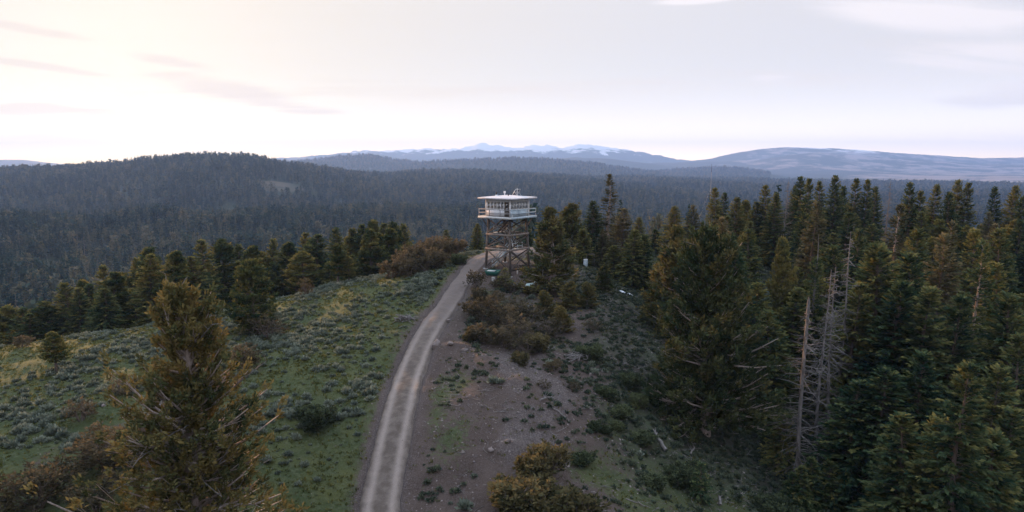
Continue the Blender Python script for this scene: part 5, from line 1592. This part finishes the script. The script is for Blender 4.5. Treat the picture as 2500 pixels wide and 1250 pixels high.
# roof: thin low hip with fascia
RB = DECK + WTOP + 0.05
RHF = 2.98
def roof_fn(m):
    e = RHF + 0.02
    v = [(-e, -e, RB + 0.20), (e, -e, RB + 0.20), (e, e, RB + 0.20), (-e, e, RB + 0.20), (0, 0, RB + 0.52)]
    m.add(v, [(0, 1, 4), (1, 2, 4), (2, 3, 4), (3, 0, 4)])
roof = part('roof', roof_fn, M_ROOF)
part('soffit', lambda m: m.box((0, 0, RB + 0.03), (2 * RHF - 0.10, 2 * RHF - 0.10, 0.03)), M_WHITE2, roof)
for (cx, cy, sx, sy) in ((0, -RHF, 2 * RHF + 0.04, 0.05), (0, RHF, 2 * RHF + 0.04, 0.05), (-RHF, 0, 0.05, 2 * RHF - 0.05), (RHF, 0, 0.05, 2 * RHF - 0.05)):
    part('fascia_board', lambda m: m.box((cx, cy, RB + 0.10), (sx, sy, 0.19)), M_ROOF, roof)
def rz_at(x, y):
    return RB + 0.52 - 0.32 * max(abs(x), abs(y)) / 3.0
# chimney with cowl, white vent, small black vent, whip antenna, solar panel
x0, y0 = -1.05, -1.15
zr = rz_at(x0, y0)
ch = part('chimney', lambda m: m.tube([(x0, y0, zr - 0.1), (x0, y0, zr + 0.42)], [0.09, 0.09], 10), M_BLACK, roof)
part('flashing', lambda m: m.tube([(x0, y0, zr - 0.05), (x0, y0, zr + 0.16)], [0.27, 0.11], 10), M_GALV, roof)
part('chimney_cap', lambda m: m.tube([(x0, y0, zr + 0.44), (x0, y0, zr + 0.60)], [0.15, 0.02], 10), M_BLACK, roof)
x1, y1 = -0.35, -0.2
zr1 = rz_at(x1, y1)
part('vent_pipe', lambda m: m.tube([(x1, y1, zr1 - 0.1), (x1, y1, zr1 + 0.25)], [0.07, 0.07], 10), M_ALU, roof)
part('vent_cowl', lambda m: m.tube([(x1, y1, zr1 + 0.22), (x1, y1, zr1 + 0.34), (x1, y1, zr1 + 0.56)], [0.08, 0.16, 0.16], 12), M_WHITE, roof)
x2, y2 = 0.75, -0.75
part('roof_vent', lambda m: m.tube([(x2, y2, rz_at(x2, y2) - 0.05), (x2, y2, rz_at(x2, y2) + 0.22)], [0.09, 0.07], 8), M_BLACK, roof)
part('antenna', lambda m: m.tube([(0.92, 1.05, rz_at(.92, 1.05) - 0.1), (0.92, 1.05, rz_at(.92, 1.05) + 1.05)], [0.035, 0.035], 6), M_ALU, roof)
# panel stands tilted, its low edge to the left in view
ux = np.array((math.cos(-T_RZ), math.sin(-T_RZ), 0)); uy = np.array((-math.sin(-T_RZ), math.cos(-T_RZ), 0))   # view-right and view-away in tower axes
pc = ux * 1.45 + uy * 1.2
zl = rz_at(pc[0], pc[1]) + 0.12
sl = unit(ux * 0.45 - uy * 0.45 + np.array((0, 0, 0.80)))       # up the slope of the panel
ac = unit(uy + ux)
ac = unit(ac - sl * (ac @ sl))
nn = np.cross(ac, sl)
O = np.array((pc[0], pc[1], zl)) - ux * 0.75
W_, L_ = 0.98, 1.05
def pt(i, j, k=0.0):
    return O + ac * i + sl * j + nn * k
pv_ = part('solar_panel', lambda m: m.add([pt(0, 0, -.015), pt(W_, 0, -.015), pt(W_, L_, -.015), pt(0, L_, -.015), pt(0, 0, .015), pt(W_, 0, .015), pt(W_, L_, .015), pt(0, L_, .015)], [(0, 3, 2, 1), (4, 5, 6, 7), (0, 1, 5, 4), (1, 2, 6, 5), (2, 3, 7, 6), (3, 0, 4, 7)]), M_PVCELL, roof)
for a, b in ((pt(0, 0), pt(0, L_)), (pt(W_, 0), pt(W_, L_)), (pt(0, 0), pt(W_, 0)), (pt(0, L_), pt(W_, L_)), (pt(0, L_ * .5), pt(W_, L_ * .5))):
    part('panel_frame', lambda m: m.bar(a, b, 0.045, 0.05), M_ALU, roof)
for i in (0.06, W_ - 0.06):
    a = pt(i, L_ * 0.55); b = a + ux * 0.42
    b[2] = rz_at(b[0], b[1]) - 0.02
    part('panel_prop', lambda m: m.bar(a, b, 0.035), M_ALU, roof)
# stairs: three flights with landings, pale painted
def flight(a, b, w_axis, width, mat_s, n=9, rails=True):
    a = np.asarray(a, float); b = np.asarray(b, float); w_axis = np.asarray(w_axis, float)
    for s in (-1, 1):
        part('stringer', lambda m: m.bar(a + w_axis * s * width / 2, b + w_axis * s * width / 2, 0.06, 0.24), mat_s)
        if rails:
            up = np.array((0, 0, 0.92))
            part('stair_rail', lambda m: m.bar(a + w_axis * s * width / 2 + up, b + w_axis * s * width / 2 + up, 0.05, 0.09), M_BLUEW)
            part('stair_rail', lambda m: m.bar(a + w_axis * s * width / 2 + up * .55, b + w_axis * s * width / 2 + up * .55, 0.04, 0.07), M_BLUEW)
            for k in (0.08, 0.5, 0.92):
                q = a + (b - a) * k + w_axis * s * width / 2
                part('baluster', lambda m: m.bar(q - (0, 0, .05), q + up + (0, 0, .03), 0.06, up=(1, 0, 0)), M_BLUEW)
    for k in range(n):
        q = a + (b - a) * ((k + 0.5) / n)
        part('tread', lambda m: m.box(q, (0.24, width - 0.08, 0.04) if abs(w_axis[1]) > .5 else (width - 0.08, 0.24, 0.04)), M_RAIL)
yax = (0, 1, 0)
flight((-2.1, -0.75, 0.1), (0.85, -0.75, 3.0), yax, 0.8, M_BLUEW, 11)
part('landing', lambda m: m.box((1.35, 0.0, 3.02), (1.0, 2.3, 0.08)), M_BLUEW)
for p in ((1.80, -1.1), (1.80, 0.0), (1.80, 1.1)):
    part('landing_post', lambda m: m.box((p[0], p[1], 3.50), (0.07, 0.07, 1.0)), M_BLUEW)
for z in (3.5, 3.95):
    part('landing_rail', lambda m: m.bar((1.84, -1.1, z), (1.84, 1.1, z), 0.04, 0.09), M_BLUEW)
flight((0.85, 0.55, 3.1), (-1.05, 0.55, 5.25), yax, 0.8, M_DARKW, 8)
part('landing', lambda m: m.box((-1.35, 0.0, 5.27), (0.7, 2.2, 0.08)), M_BLUEW)
for p in ((-1.66, -1.05), (-1.66, 1.05)):
    part('landing_post', lambda m: m.box((p[0], p[1], 5.75), (0.07, 0.07, 1.0)), M_BLUEW)
for z in (5.75, 6.2):
    part('landing_rail', lambda m: m.bar((-1.70, -1.05, z), (-1.70, 1.05, z), 0.04, 0.09), M_BLUEW)
flight((-1.0, -0.55, 5.35), (1.2, -0.55, DECK - 0.35), yax, 0.8, M_DARKW, 8, rails=False)
part('diagonal_timber', lambda m: m.bar((-1.75, 0.9, DECK - 0.4), (0.5, 1.5, 3.3), 0.22, 0.26), M_DARKW)
part('platform_beam', lambda m: m.bar((-1.0, -1.2, 3.35), (1.5, -1.3, 3.30), 0.25, 0.22), M_TIMBER_L)

def tw(x, y, z):
    """tower axes -> place"""
    return (TX + x * math.cos(T_RZ) - y * math.sin(T_RZ), TY + x * math.sin(T_RZ) + y * math.cos(T_RZ), TZ + z)
def simple(name, label, cat, loc, rz, parts):
    e = empty(name, loc, rz)
    tag(e, label, cat)
    for pn, fn, mat in parts:
        part(pn, fn, mat, e)
    return e
FZ = DECK + 0.046
simple('wood_stove', 'black iron stove seen through the middle front windows of the cab', 'stove', tw(-0.55, -1.2, FZ), T_RZ, [
    ('body', lambda m: m.box((0, 0, 0.72), (0.6, 0.5, 0.75)), M_BLACK), ('leg', lambda m: m.box((-.22, -.17, 0.175), (.06, .06, .34)), M_BLACK), ('leg', lambda m: m.box((.22, -.17, 0.175), (.06, .06, .34)), M_BLACK),
    ('leg', lambda m: m.box((-.22, .17, 0.175), (.06, .06, .34)), M_BLACK), ('leg', lambda m: m.box((.22, .17, 0.175), (.06, .06, .34)), M_BLACK), ('stove_pipe', lambda m: m.tube([(0, 0, 1.09), (0, 0, 2.28)], [.07, .07], 8), M_BLACK), ('door', lambda m: m.box((0, -.262, .75), (.3, .02, .3)), M_BLACK)])
simple('table', 'white topped table inside the cab behind the front windows', 'table', tw(0.4, 0.1, FZ), T_RZ, [
    ('table_top', lambda m: m.box((0, 0, 1.02), (1.0, 0.9, 0.05)), M_WHITE)] + [('leg', (lambda sx, sy: lambda m: m.box((sx * .42, sy * .37, .4975), (.06, .06, .99)))(sx, sy), M_INNER) for sx, sy in CORN])
simple('bed', 'low wooden bed along the far wall inside the cab', 'bed', tw(-0.6, 1.55, FZ), T_RZ, [
    ('bed_frame', lambda m: m.box((0, 0, 0.30), (1.95, 0.8, 0.20)), M_INNER), ('mattress', lambda m: m.box((0, 0, 0.49), (1.85, 0.74, 0.17)), M_WHITE2)] + [('leg', (lambda sx, sy: lambda m: m.box((sx * .9, sy * .33, .10), (.08, .08, .20)))(sx, sy), M_INNER) for sx, sy in CORN])
simple('cupboard', 'brown wooden cupboard at the right end inside the cab', 'cupboard', tw(1.5, 1.3, FZ), T_RZ, [
    ('body', lambda m: m.box((0, 0, 0.85), (0.7, 0.6, 1.69)), M_INNER), ('door', lambda m: m.box((-.17, -.31, 0.85), (.32, .02, 1.5)), M_INNER), ('door', lambda m: m.box((.17, -.31, 0.85), (.32, .02, 1.5)), M_INNER)])

# ------------------------------------------------------------------ things round the tower
M_TEAL = plain_mat('pale_teal_tank_paint', (0.44, 0.60, 0.62), (0.58, 0.72, 0.73), 3, rough=0.45, spec=0.4, bstr=0.05)
M_DGREEN = plain_mat('dark_green_enamel', (0.010, 0.075, 0.060), (0.020, 0.11, 0.085), 5, rough=0.5, spec=0.4, bstr=0.1)
def gas_tank():
    p = P(1300, 672, 90); z = gz(p[0], p[1])
    e = empty('gas_tank', (p[0], p[1], z), R(38))
    tag(e, 'pale teal horizontal gas tank right of the tower foot', 'gas tank')
    rr = 0.42; h = 0.62
    xs = np.array([-1.12, -1.08, -0.98, -0.82, 0.82, 0.98, 1.08, 1.12]); rs = np.array([0.03, 0.20, 0.34, rr, rr, 0.34, 0.20, 0.03])
    part('tank_body', lambda m: m.tube(np.c_[xs, 0 * xs, 0 * xs + h], rs, 20), M_TEAL, e, smooth=True)
    dm = part('dome_hood', lambda m: m.tube([(0.62, 0, h + rr - 0.06), (0.62, 0, h + rr + 0.14), (0.62, 0, h + rr + 0.22)], [0.24, 0.24, 0.14], 14), M_TEAL, e)
    part('lid_handle', lambda m: m.bar((0.56, -0.15, h + rr + 0.235), (0.68, -0.15, h + rr + 0.235), 0.03), M_BLACK, dm)
    part('valve', lambda m: m.tube([(1.10, 0, h + .05), (1.26, 0, h + .05)], [.06, .05], 8), M_BLACK, e)
    for x in (-0.6, 0.6):
        part('saddle', lambda m: m.box((x, 0, 0.06), (0.16, 0.55, 0.36)), M_CONC, e)
gas_tank()
def green_tub():
    p = P(1203, 657, 94); z = gz(p[0], p[1])
    e = empty('green_tub', (p[0], p[1], z), R(-22))
    tag(e, 'dark green flared metal tub on a pallet under the left side of the tower', 'tub')
    b, t_, h0, h1 = (0.70, 0.42), (1.0, 0.60), 0.14, 0.78
    def shell(m):
        o_ = [(-b[0], -b[1], h0), (b[0], -b[1], h0), (b[0], b[1], h0), (-b[0], b[1], h0), (-t_[0], -t_[1], h1), (t_[0], -t_[1], h1), (t_[0], t_[1], h1 + .08), (-t_[0], t_[1], h1 + .08)]
        i_ = [(x * .95, y * .93, z_ + (0.05 if k < 4 else 0.0)) for k, (x, y, z_) in enumerate(o_)]
        m.add(o_ + i_, [(0, 3, 2, 1), (0, 1, 5, 4), (1, 2, 6, 5), (2, 3, 7, 6), (3, 0, 4, 7), (8, 9, 10, 11), (8, 12, 13, 9), (9, 13, 14, 10), (10, 14, 15, 11), (11, 15, 12, 8), (4, 5, 13, 12), (5, 6, 14, 13), (6, 7, 15, 14), (7, 4, 12, 15)])
    part('shell', shell, M_DGREEN, e)
    part('cover_sheet', lambda m: m.box((-0.25, 0.1, h1 - 0.02), (1.1, 0.8, 0.05), rz=0.1), M_WHITE2, e)
    for y in (-0.3, 0.0, 0.3):
        part('pallet_slat', lambda m: m.box((0, y, 0.06), (1.6, 0.14, 0.14)), M_TIMBER_L, e)
green_tub()
def block(name, label, cat, u, v, t, s, mat, rz=0.3, sub=None):
    p = P(u, v, t); z = gz(p[0], p[1])
    e = empty(name, (p[0], p[1], z), rz); tag(e, label, cat)
    part('body', lambda m: m.box((0, 0, s[2] / 2 - 0.05), s), mat, e)
    if sub: part(sub[0], lambda m: sub[1](m), sub[2], e)
block('concrete_block', 'grey concrete block below the green tub in front of the tower', 'block', 1205, 673, 91.5, (0.4, 0.4, 0.75), M_CONC, sub=('cap_slab', lambda m: m.box((0, 0, 0.74), (0.48, 0.48, 0.08)), M_CONC))
block('marker_post', 'short white post under the middle of the tower', 'post', 1263, 650, 96, (0.12, 0.12, 0.75), M_WHITE, sub=('post_cap', lambda m: m.box((0, 0, 0.72), (0.15, 0.15, 0.05)), M_WHITE2))
def rail_frame():
    p = P(1440, 632, 104); z = gz(p[0], p[1])
    e = empty('timber_frame', (p[0], p[1], z), 0.15)
    tag(e, 'pale timber rail frame among the trees right of the tower', 'frame')
    for x in (-0.6, 0.6):
        for y in (-0.4, 0.4):
            part('post', lambda m: m.box((x, y, 0.8), (0.09, 0.09, 1.8)), M_TIMBER_L, e)
    for a, b in (((-.7, -.4, 1.72), (.7, -.4, 1.72)), ((-.7, .4, 1.74), (.7, .4, 1.74)), ((.6, -.45, 1.0), (.6, .45, 1.0))):
        part('crossbar', lambda m: m.bar(a, b, 0.08, 0.08), M_TIMBER_L, e)
    q = P(1430, 626, 103); zq = gz(q[0], q[1])
    e2 = empty('water_barrel', (q[0] - 0.1, q[1] - 0.9, zq), 0.4)
    tag(e2, 'white topped barrel in front of the timber rail frame', 'barrel')
    part('body', lambda m: m.tube([(0, 0, 0), (0, 0, .35), (0, 0, .7), (0, 0, 1.0)], [.30, .33, .33, .30], 14), M_BLUEW, e2)
    part('lid', lambda m: m.tube([(0, 0, 1.0), (0, 0, 1.10)], [.34, .30], 14), M_WHITE2, e2)
rail_frame()
def radio_mast():
    p = P(1735, 467, 128); top = P(1738.5, 400, 128)
    z = gz(p[0], p[1])
    e = empty('radio_mast', (p[0], p[1], z)); tag(e, 'thin guyed radio mast with pale lower tube above the right forest', 'mast')
    H = top[2] - z; h1 = P(1737, 420, 128)[2] - z
    part('mast_tube', lambda m: m.tube([(0, 0, -.3), (0, 0, h1)], [.04, .035], 8), M_RAIL, e)
    part('whip', lambda m: m.tube([(0, 0, h1 - .1), (0, 0, H)], [.035, .02], 6), M_BLACK, e)
    for k in range(3):
        a = k * 2.094 + .4
        part('guy_wire', lambda m: m.sticks(np.array([[0, 0, h1 * .8]]), np.array([[math.cos(a) * 5, math.sin(a) * 5, -1.0]]), 0.004, 0.004), M_GALV, e)
radio_mast()
def far_camper():
    p = P(1012, 552, 835); z = gz(p[0], p[1])
    e = empty('camper_trailer', (p[0], p[1], z), 0.5); tag(e, 'tiny white camper trailer in the clearing of the valley forest', 'trailer')
    part('body', lambda m: [m.box((0, 0, 1.5), (5.2, 2.2, 1.9)), m.box((0.2, 0, 2.55), (4.4, 2.0, 0.2))], M_WHITE, e)
    for x in (-1.5, 0.2, 1.6):
        part('window', lambda m: m.box((x, -1.12, 1.8), (0.7, 0.05, 0.6)), M_BLACK, e)
    for x in (-0.5, 0.5):
        for y in (-0.95, 0.95):
            part('wheel', lambda m: m.tube([(x, y - .12, .35), (x, y + .12, .35)], [.35, .35], 10), M_BLACK, e)
    part('tow_bar', lambda m: m.bar((2.6, 0, .6), (3.8, 0, .5), .12), M_BLACK, e)
far_camper()
# snow patch in the shade
M_SNOW = plain_mat('old_snow', (0.50, 0.53, 0.57), (0.70, 0.72, 0.75), 3, rough=0.7, bstr=0.3)
def snow():
    for (u, v, t, rx, ry, lab) in ((1522, 696, 93, 0.5, 0.4, 'left lump of old white snow at the edge of the dark firs'), (1537, 699, 93, 0.6, 0.4, 'right lump of old white snow at the edge of the dark firs'), (1569, 662, 100, 0.3, 0.3, 'tiny white snow remnant between dark firs')):
        p = P(u, v, t)
        n = 14; a = np.arange(n) / n * 6.283
        rr = 1 + 0.25 * np.sin(a * 2 + u) + 0.15 * np.cos(a * 3 + v)
        V = []
        for s, h in ((1.0, -0.10), (0.8, 0.10), (0.45, 0.17), (0.02, 0.19)):
            x = p[0] + np.cos(a) * rx * rr * s; y = p[1] + np.sin(a) * ry * rr * s
            V.append(np.c_[x, y, ground(x, y) + h])
        V = np.vstack(V); i = np.arange(3)[:, None] * n; j = np.arange(n)[None, :]; j2 = (j + 1) % n
        mb = MB(); mb.add(V, np.stack([i + j, i + j2, i + n + j2, i + n + j], -1).reshape(-1, 4))
        tag(mb.build('snow_patch', M_SNOW, smooth=True), lab, 'snow')
snow()
# rocks
ROCKS = [(1035,687,97,1.1,'flat pale grey slab leaning under the brown shrub band'),(1065,858,69,1.1,'upright reddish rock at the right road edge'),(1100,865,68,0.8,'dark rock in the stony road cut'),
 (1135,880,67,0.9,'jagged grey rock heading the scree patch'),(1095,775,76,0.5,'pale stone on the road shoulder at the bend'),(1440,885,66,0.5,'pale stone on the shaded slope below the stick pile'),
 (1558,1153,52,0.35,'white stone on the bare slope near the bottom'),(1660,1155,51,0.35,'pale round stone on the bare slope left of the young fir'),(1560,826,71,0.3,'small white stone on the shaded grass slope'),(1448,1205,49,0.4,'orange stained stone near the bottom edge'),
 (870,800,72,0.4,'pale stone in the grass left of the road bend'),(925,913,64,0.3,'white stone in the grass beside the lower road'),(250,972,59,0.5,'pale stone under the bare shrub at left'),(1200,1120,51,0.6,'dark boulder on the rim of the small bank'),(1130,1125,51,0.5,'brown boulder left on the small bank'),(1240,1110,51.5,0.55,'grey boulder right on the small bank'),
 (2370,905,80,0.9,'rock in the open bare ground at far right')]
for i, (u, v, t, s, lab) in enumerate(ROCKS):
    p = P(u, v, t)
    me = rock_mesh('rock', 600 + i, M_STONE if i else M_CONC, s, s * 0.75, s * (0.55 if i != 1 else 1.1))
    o = bpy.data.objects.new('rock', me); COL.objects.link(o)
    o.location = (p[0], p[1], gz(p[0], p[1]) + s * 0.10); o.rotation_euler = (0.1, 0.1, i)
    tag(o, lab, 'rock')
# fallen wood
def log(u, v, t, L, r, rz, lab, forks=3, seed=0, arch=0.0, mat=None):
    p = P(u, v, t); g = np.random.default_rng(700 + seed)
    n = 7; s = np.linspace(-.5, .5, n) * L
    x = p[0] + np.cos(rz) * s + g.normal(0, .03 * L, n); y = p[1] + np.sin(rz) * s + g.normal(0, .03 * L, n)
    z = ground(x, y) + r * 0.7 + arch * (1 - (2 * s / L) ** 2)
    e = empty('fallen_log', (0, 0, 0)); tag(e, lab, 'log')
    pts = np.c_[x, y, z]
    part('trunk', lambda m: m.tube(pts, np.linspace(r, r * .45, n), 7), mat or M_DEAD, e)
    for k in range(forks):
        a = pts[1 + k * 2 % (n - 1)]; d_ = unit(np.array((math.cos(rz), math.sin(rz), 0.35)) + g.normal(0, .6, 3)); d_[2] = abs(d_[2])
        b = a + d_ * L * g.uniform(.2, .4)
        part('branch_stub', lambda m: m.sticks(a[None], b[None], r * .4, r * .12), M_DEAD, e)
log(1612, 965, 60, 1.9, .20, 2.0, 'thick weathered log on the slope edge below the broad juniper', 3, 1)
log(1700, 950, 62, 3.2, .10, 1.2, 'bleached fallen limbs at the foot of the broad juniper', 5, 2, 0.4)
log(1762, 1085, 55, 1.0, .14, 1.4, 'upturned pale stump on the edge of the right hollow', 5, 3, 0.4)
log(1812, 1112, 53, 2.2, .12, -0.4, 'arched pale log on the edge of the right hollow', 3, 4, 0.3)
log(1860, 1240, 47, 3.2, .07, 0.1, 'long thin bleached branch at the bottom right of the bare slope', 3, 5, 0.1)
log(1345, 985, 58, 2.4, .07, 0.6, 'forked grey dead branch on the stony spur', 5, 6, 0.25)
log(1370, 1020, 56, 1.8, .06, -0.7, 'second grey dead branch below the forked branch', 5, 7, 0.2)
log(1540, 830, 71, 1.6, .08, 0.2, 'brown stick lying on the shaded grass slope', 1, 8)
log(2070, 1200, 57, 3.0, .07, 1.0, 'pale dead stick leaning in the dark hollow', 2, 9, 0.6)
log(2120, 1160, 57, 3.0, .07, 0.9, 'second pale stick leaning in the dark hollow', 2, 10, 0.6)
log(640, 1015, 40, 1.6, .05, 0.3, 'grey stick beside the huge juniper', 2, 11)
log(1560, 1190, 50, 1.8, .05, 0.2, 'thin grey branch on the bare slope right of the bottom bushes', 2, 12)
log(1480, 1240, 47, 1.4, .05, -0.3, 'short grey branch at the bottom edge right of the bottom bushes', 2, 13)
def stick_pile(u, v, t, W, H, n, lab, seed):
    p = P(u, v, t); g = np.random.default_rng(seed)
    e = empty('stick_pile', (p[0], p[1], gz(p[0], p[1])), 0.2); tag(e, lab, 'stick pile')
    for k in range(n):
        c = np.array((g.normal(0, W * .22), g.normal(0, W * .16), 0))
        c[2] = g.uniform(0.05, H) * max(0.15, 1 - np.hypot(c[0], c[1]) / (W * .6))
        a = g.normal(0.1, 0.8); l = g.uniform(.3, .6) * W * .5
        d_ = np.array((math.cos(a), math.sin(a), g.normal(0, .2)))
        bend = g.normal(0, .08 * W, 3)
        part('stick', lambda m: m.tube([c - d_ * l, c + bend * .5, c + d_ * l], [.045, .04, .015], 4), M_DEAD, e)
stick_pile(990, 786, 76, 2.6, 0.7, 44, 'heap of silvery cut sticks in the grass left of the road', 811)
stick_pile(1405, 845, 69, 3.2, 0.6, 40, 'heap of grey sticks on the crest of the spur right of the shrubs', 812)
# ------------------------------------------------------------------ labels that single out the look-alikes
_ORD = ['first', 'second', 'third', 'fourth', 'fifth', 'sixth', 'seventh', 'eighth', 'ninth', 'tenth', 'eleventh', 'twelfth', 'thirteenth', 'fourteenth', 'fifteenth', 'sixteenth', 'seventeenth', 'eighteenth', 'nineteenth', 'twentieth']
def ordw(i):
    if i < 20: return _ORD[i]
    t, o = divmod(i + 1, 10)
    tens = {2: 'twenty', 3: 'thirty', 4: 'forty', 5: 'fifty'}[t]
    return (tens + '-' + _ORD[o - 1]) if o else {2: 'twentieth', 3: 'thirtieth', 4: 'fortieth', 5: 'fiftieth'}[t]
def number_row(group, phrase):
    it = [o for o in COL.objects if o.get('group') == group]
    it.sort(key=lambda o: proj(*o.location)[0])
    for i, o in enumerate(it):
        noun = {'fir_tree': 'fir', 'pine_tree': 'pine', 'juniper_tree': 'juniper'}.get(o.name.split('.')[0], 'one')
        o['label'] = '%s from the left, a %s, %s' % (ordw(i), noun, phrase)
LM_R = [(1745,620,'the broad bushy juniper'),(1890,540,'the pale olive pine'),(1985,510,'the orange brown fir'),(2050,620,'the tallest snag'),(2200,520,'the faded grey brown fir'),(2176,450,'the grey skyline snag'),(2295,600,'the tan topped fir'),(2330,540,'the brownish dying fir'),(2412,620,'the fir with pale trunk'),(1650,540,'the narrow rust juniper'),(1737,450,'the radio mast'),(1973,860,'the broken snag'),(2150,800,'the bright olive fir'),(2358,1000,'the nearest pointed fir')]
LM_L = [(130,800,'the small lone pine'),(440,690,'the huge juniper'),(612,640,'the golden olive pine'),(835,600,'the two ridge pines'),(1050,640,'the brown shrub band'),(1170,560,'the left tower leg')]
LM_S = [(770,1000,'the round green bush'),(650,1150,'the huge juniper'),(870,1180,'the bottom road end'),(300,950,'the purplish twiggy shrub'),(130,890,'the small lone pine'),(265,1050,'the big rust shrub'),(900,950,'the lower road edge'),(80,1130,'the corner shrub'),(690,830,'the golden olive pine'),(990,783,'the silvery stick heap'),(835,700,'the two ridge pines'),(750,750,'the bare sapling'),(1000,690,'the brown shrub band'),(900,850,'the road bend'),(1330,1150,'the bottom golden bush'),(1200,800,'the large spur shrub'),(1500,980,'the bright green bush'),(1120,1000,'the bare earth'),(580,1000,'the juniper deadwood'),(820,1080,'the near road verge'),(700,960,'the dark sage hollow')]
LM_C = [(1487,500,'the tall thin pale fir'),(1600,600,'the grassy saddle'),(1350,600,'the spire juniper')]
def by_landmark(groups, lms, noun, dz):
    buckets = {}
    for o in list(COL.objects):
        if o.get('group') not in groups: continue
        u, v, t = proj(o.location[0], o.location[1], o.location[2] + dz)
        q = min(lms, key=lambda l: (l[0] - u) ** 2 + 1.5 * (l[1] - v) ** 2)
        du, dv = u - q[0], v - q[1]
        rel = ('left of' if du < 0 else 'right of') if abs(du) > abs(dv) else ('behind' if dv < 0 else 'in front of')
        buckets.setdefault((rel, q[2]), []).append((u, o))
    for (rel, nm), lst in buckets.items():
        lst.sort(key=lambda k: k[0])
        for i, (u, o) in enumerate(lst):
            nn_ = noun or {'fir_tree': 'fir', 'pine_tree': 'pine', 'juniper_tree': 'juniper'}.get(o.name.split('.')[0], 'conifer')
            o['label'] = '%s standing %s %s' % (nn_, rel, nm) if len(lst) == 1 else '%s, %s from left of those %s %s' % (nn_, ordw(i), rel, nm)
number_row('front row behind the left ridge', 'in the forest edge behind the sage ridge')
number_row('firs on the skyline of the right forest', 'in the skyline row of the forest')
by_landmark(('conifers in the middle of the right forest', 'conifers in the near hollow'), LM_R, None, 7.0)
by_landmark(('crowd behind the left front row',), LM_L, None, 7.0)
by_landmark(('small conifers right of the tower',), LM_C, None, 3.0)
by_landmark(('near sagebrush left of the road', 'larger sagebrush of the upper slope', 'sagebrush right of the road'), LM_S, 'grey sagebrush', 0.3)
by_landmark(('shrub band left of the tower',), [(1040, 680, 'the grey slab')], 'brown mahogany shrub', 1.0)
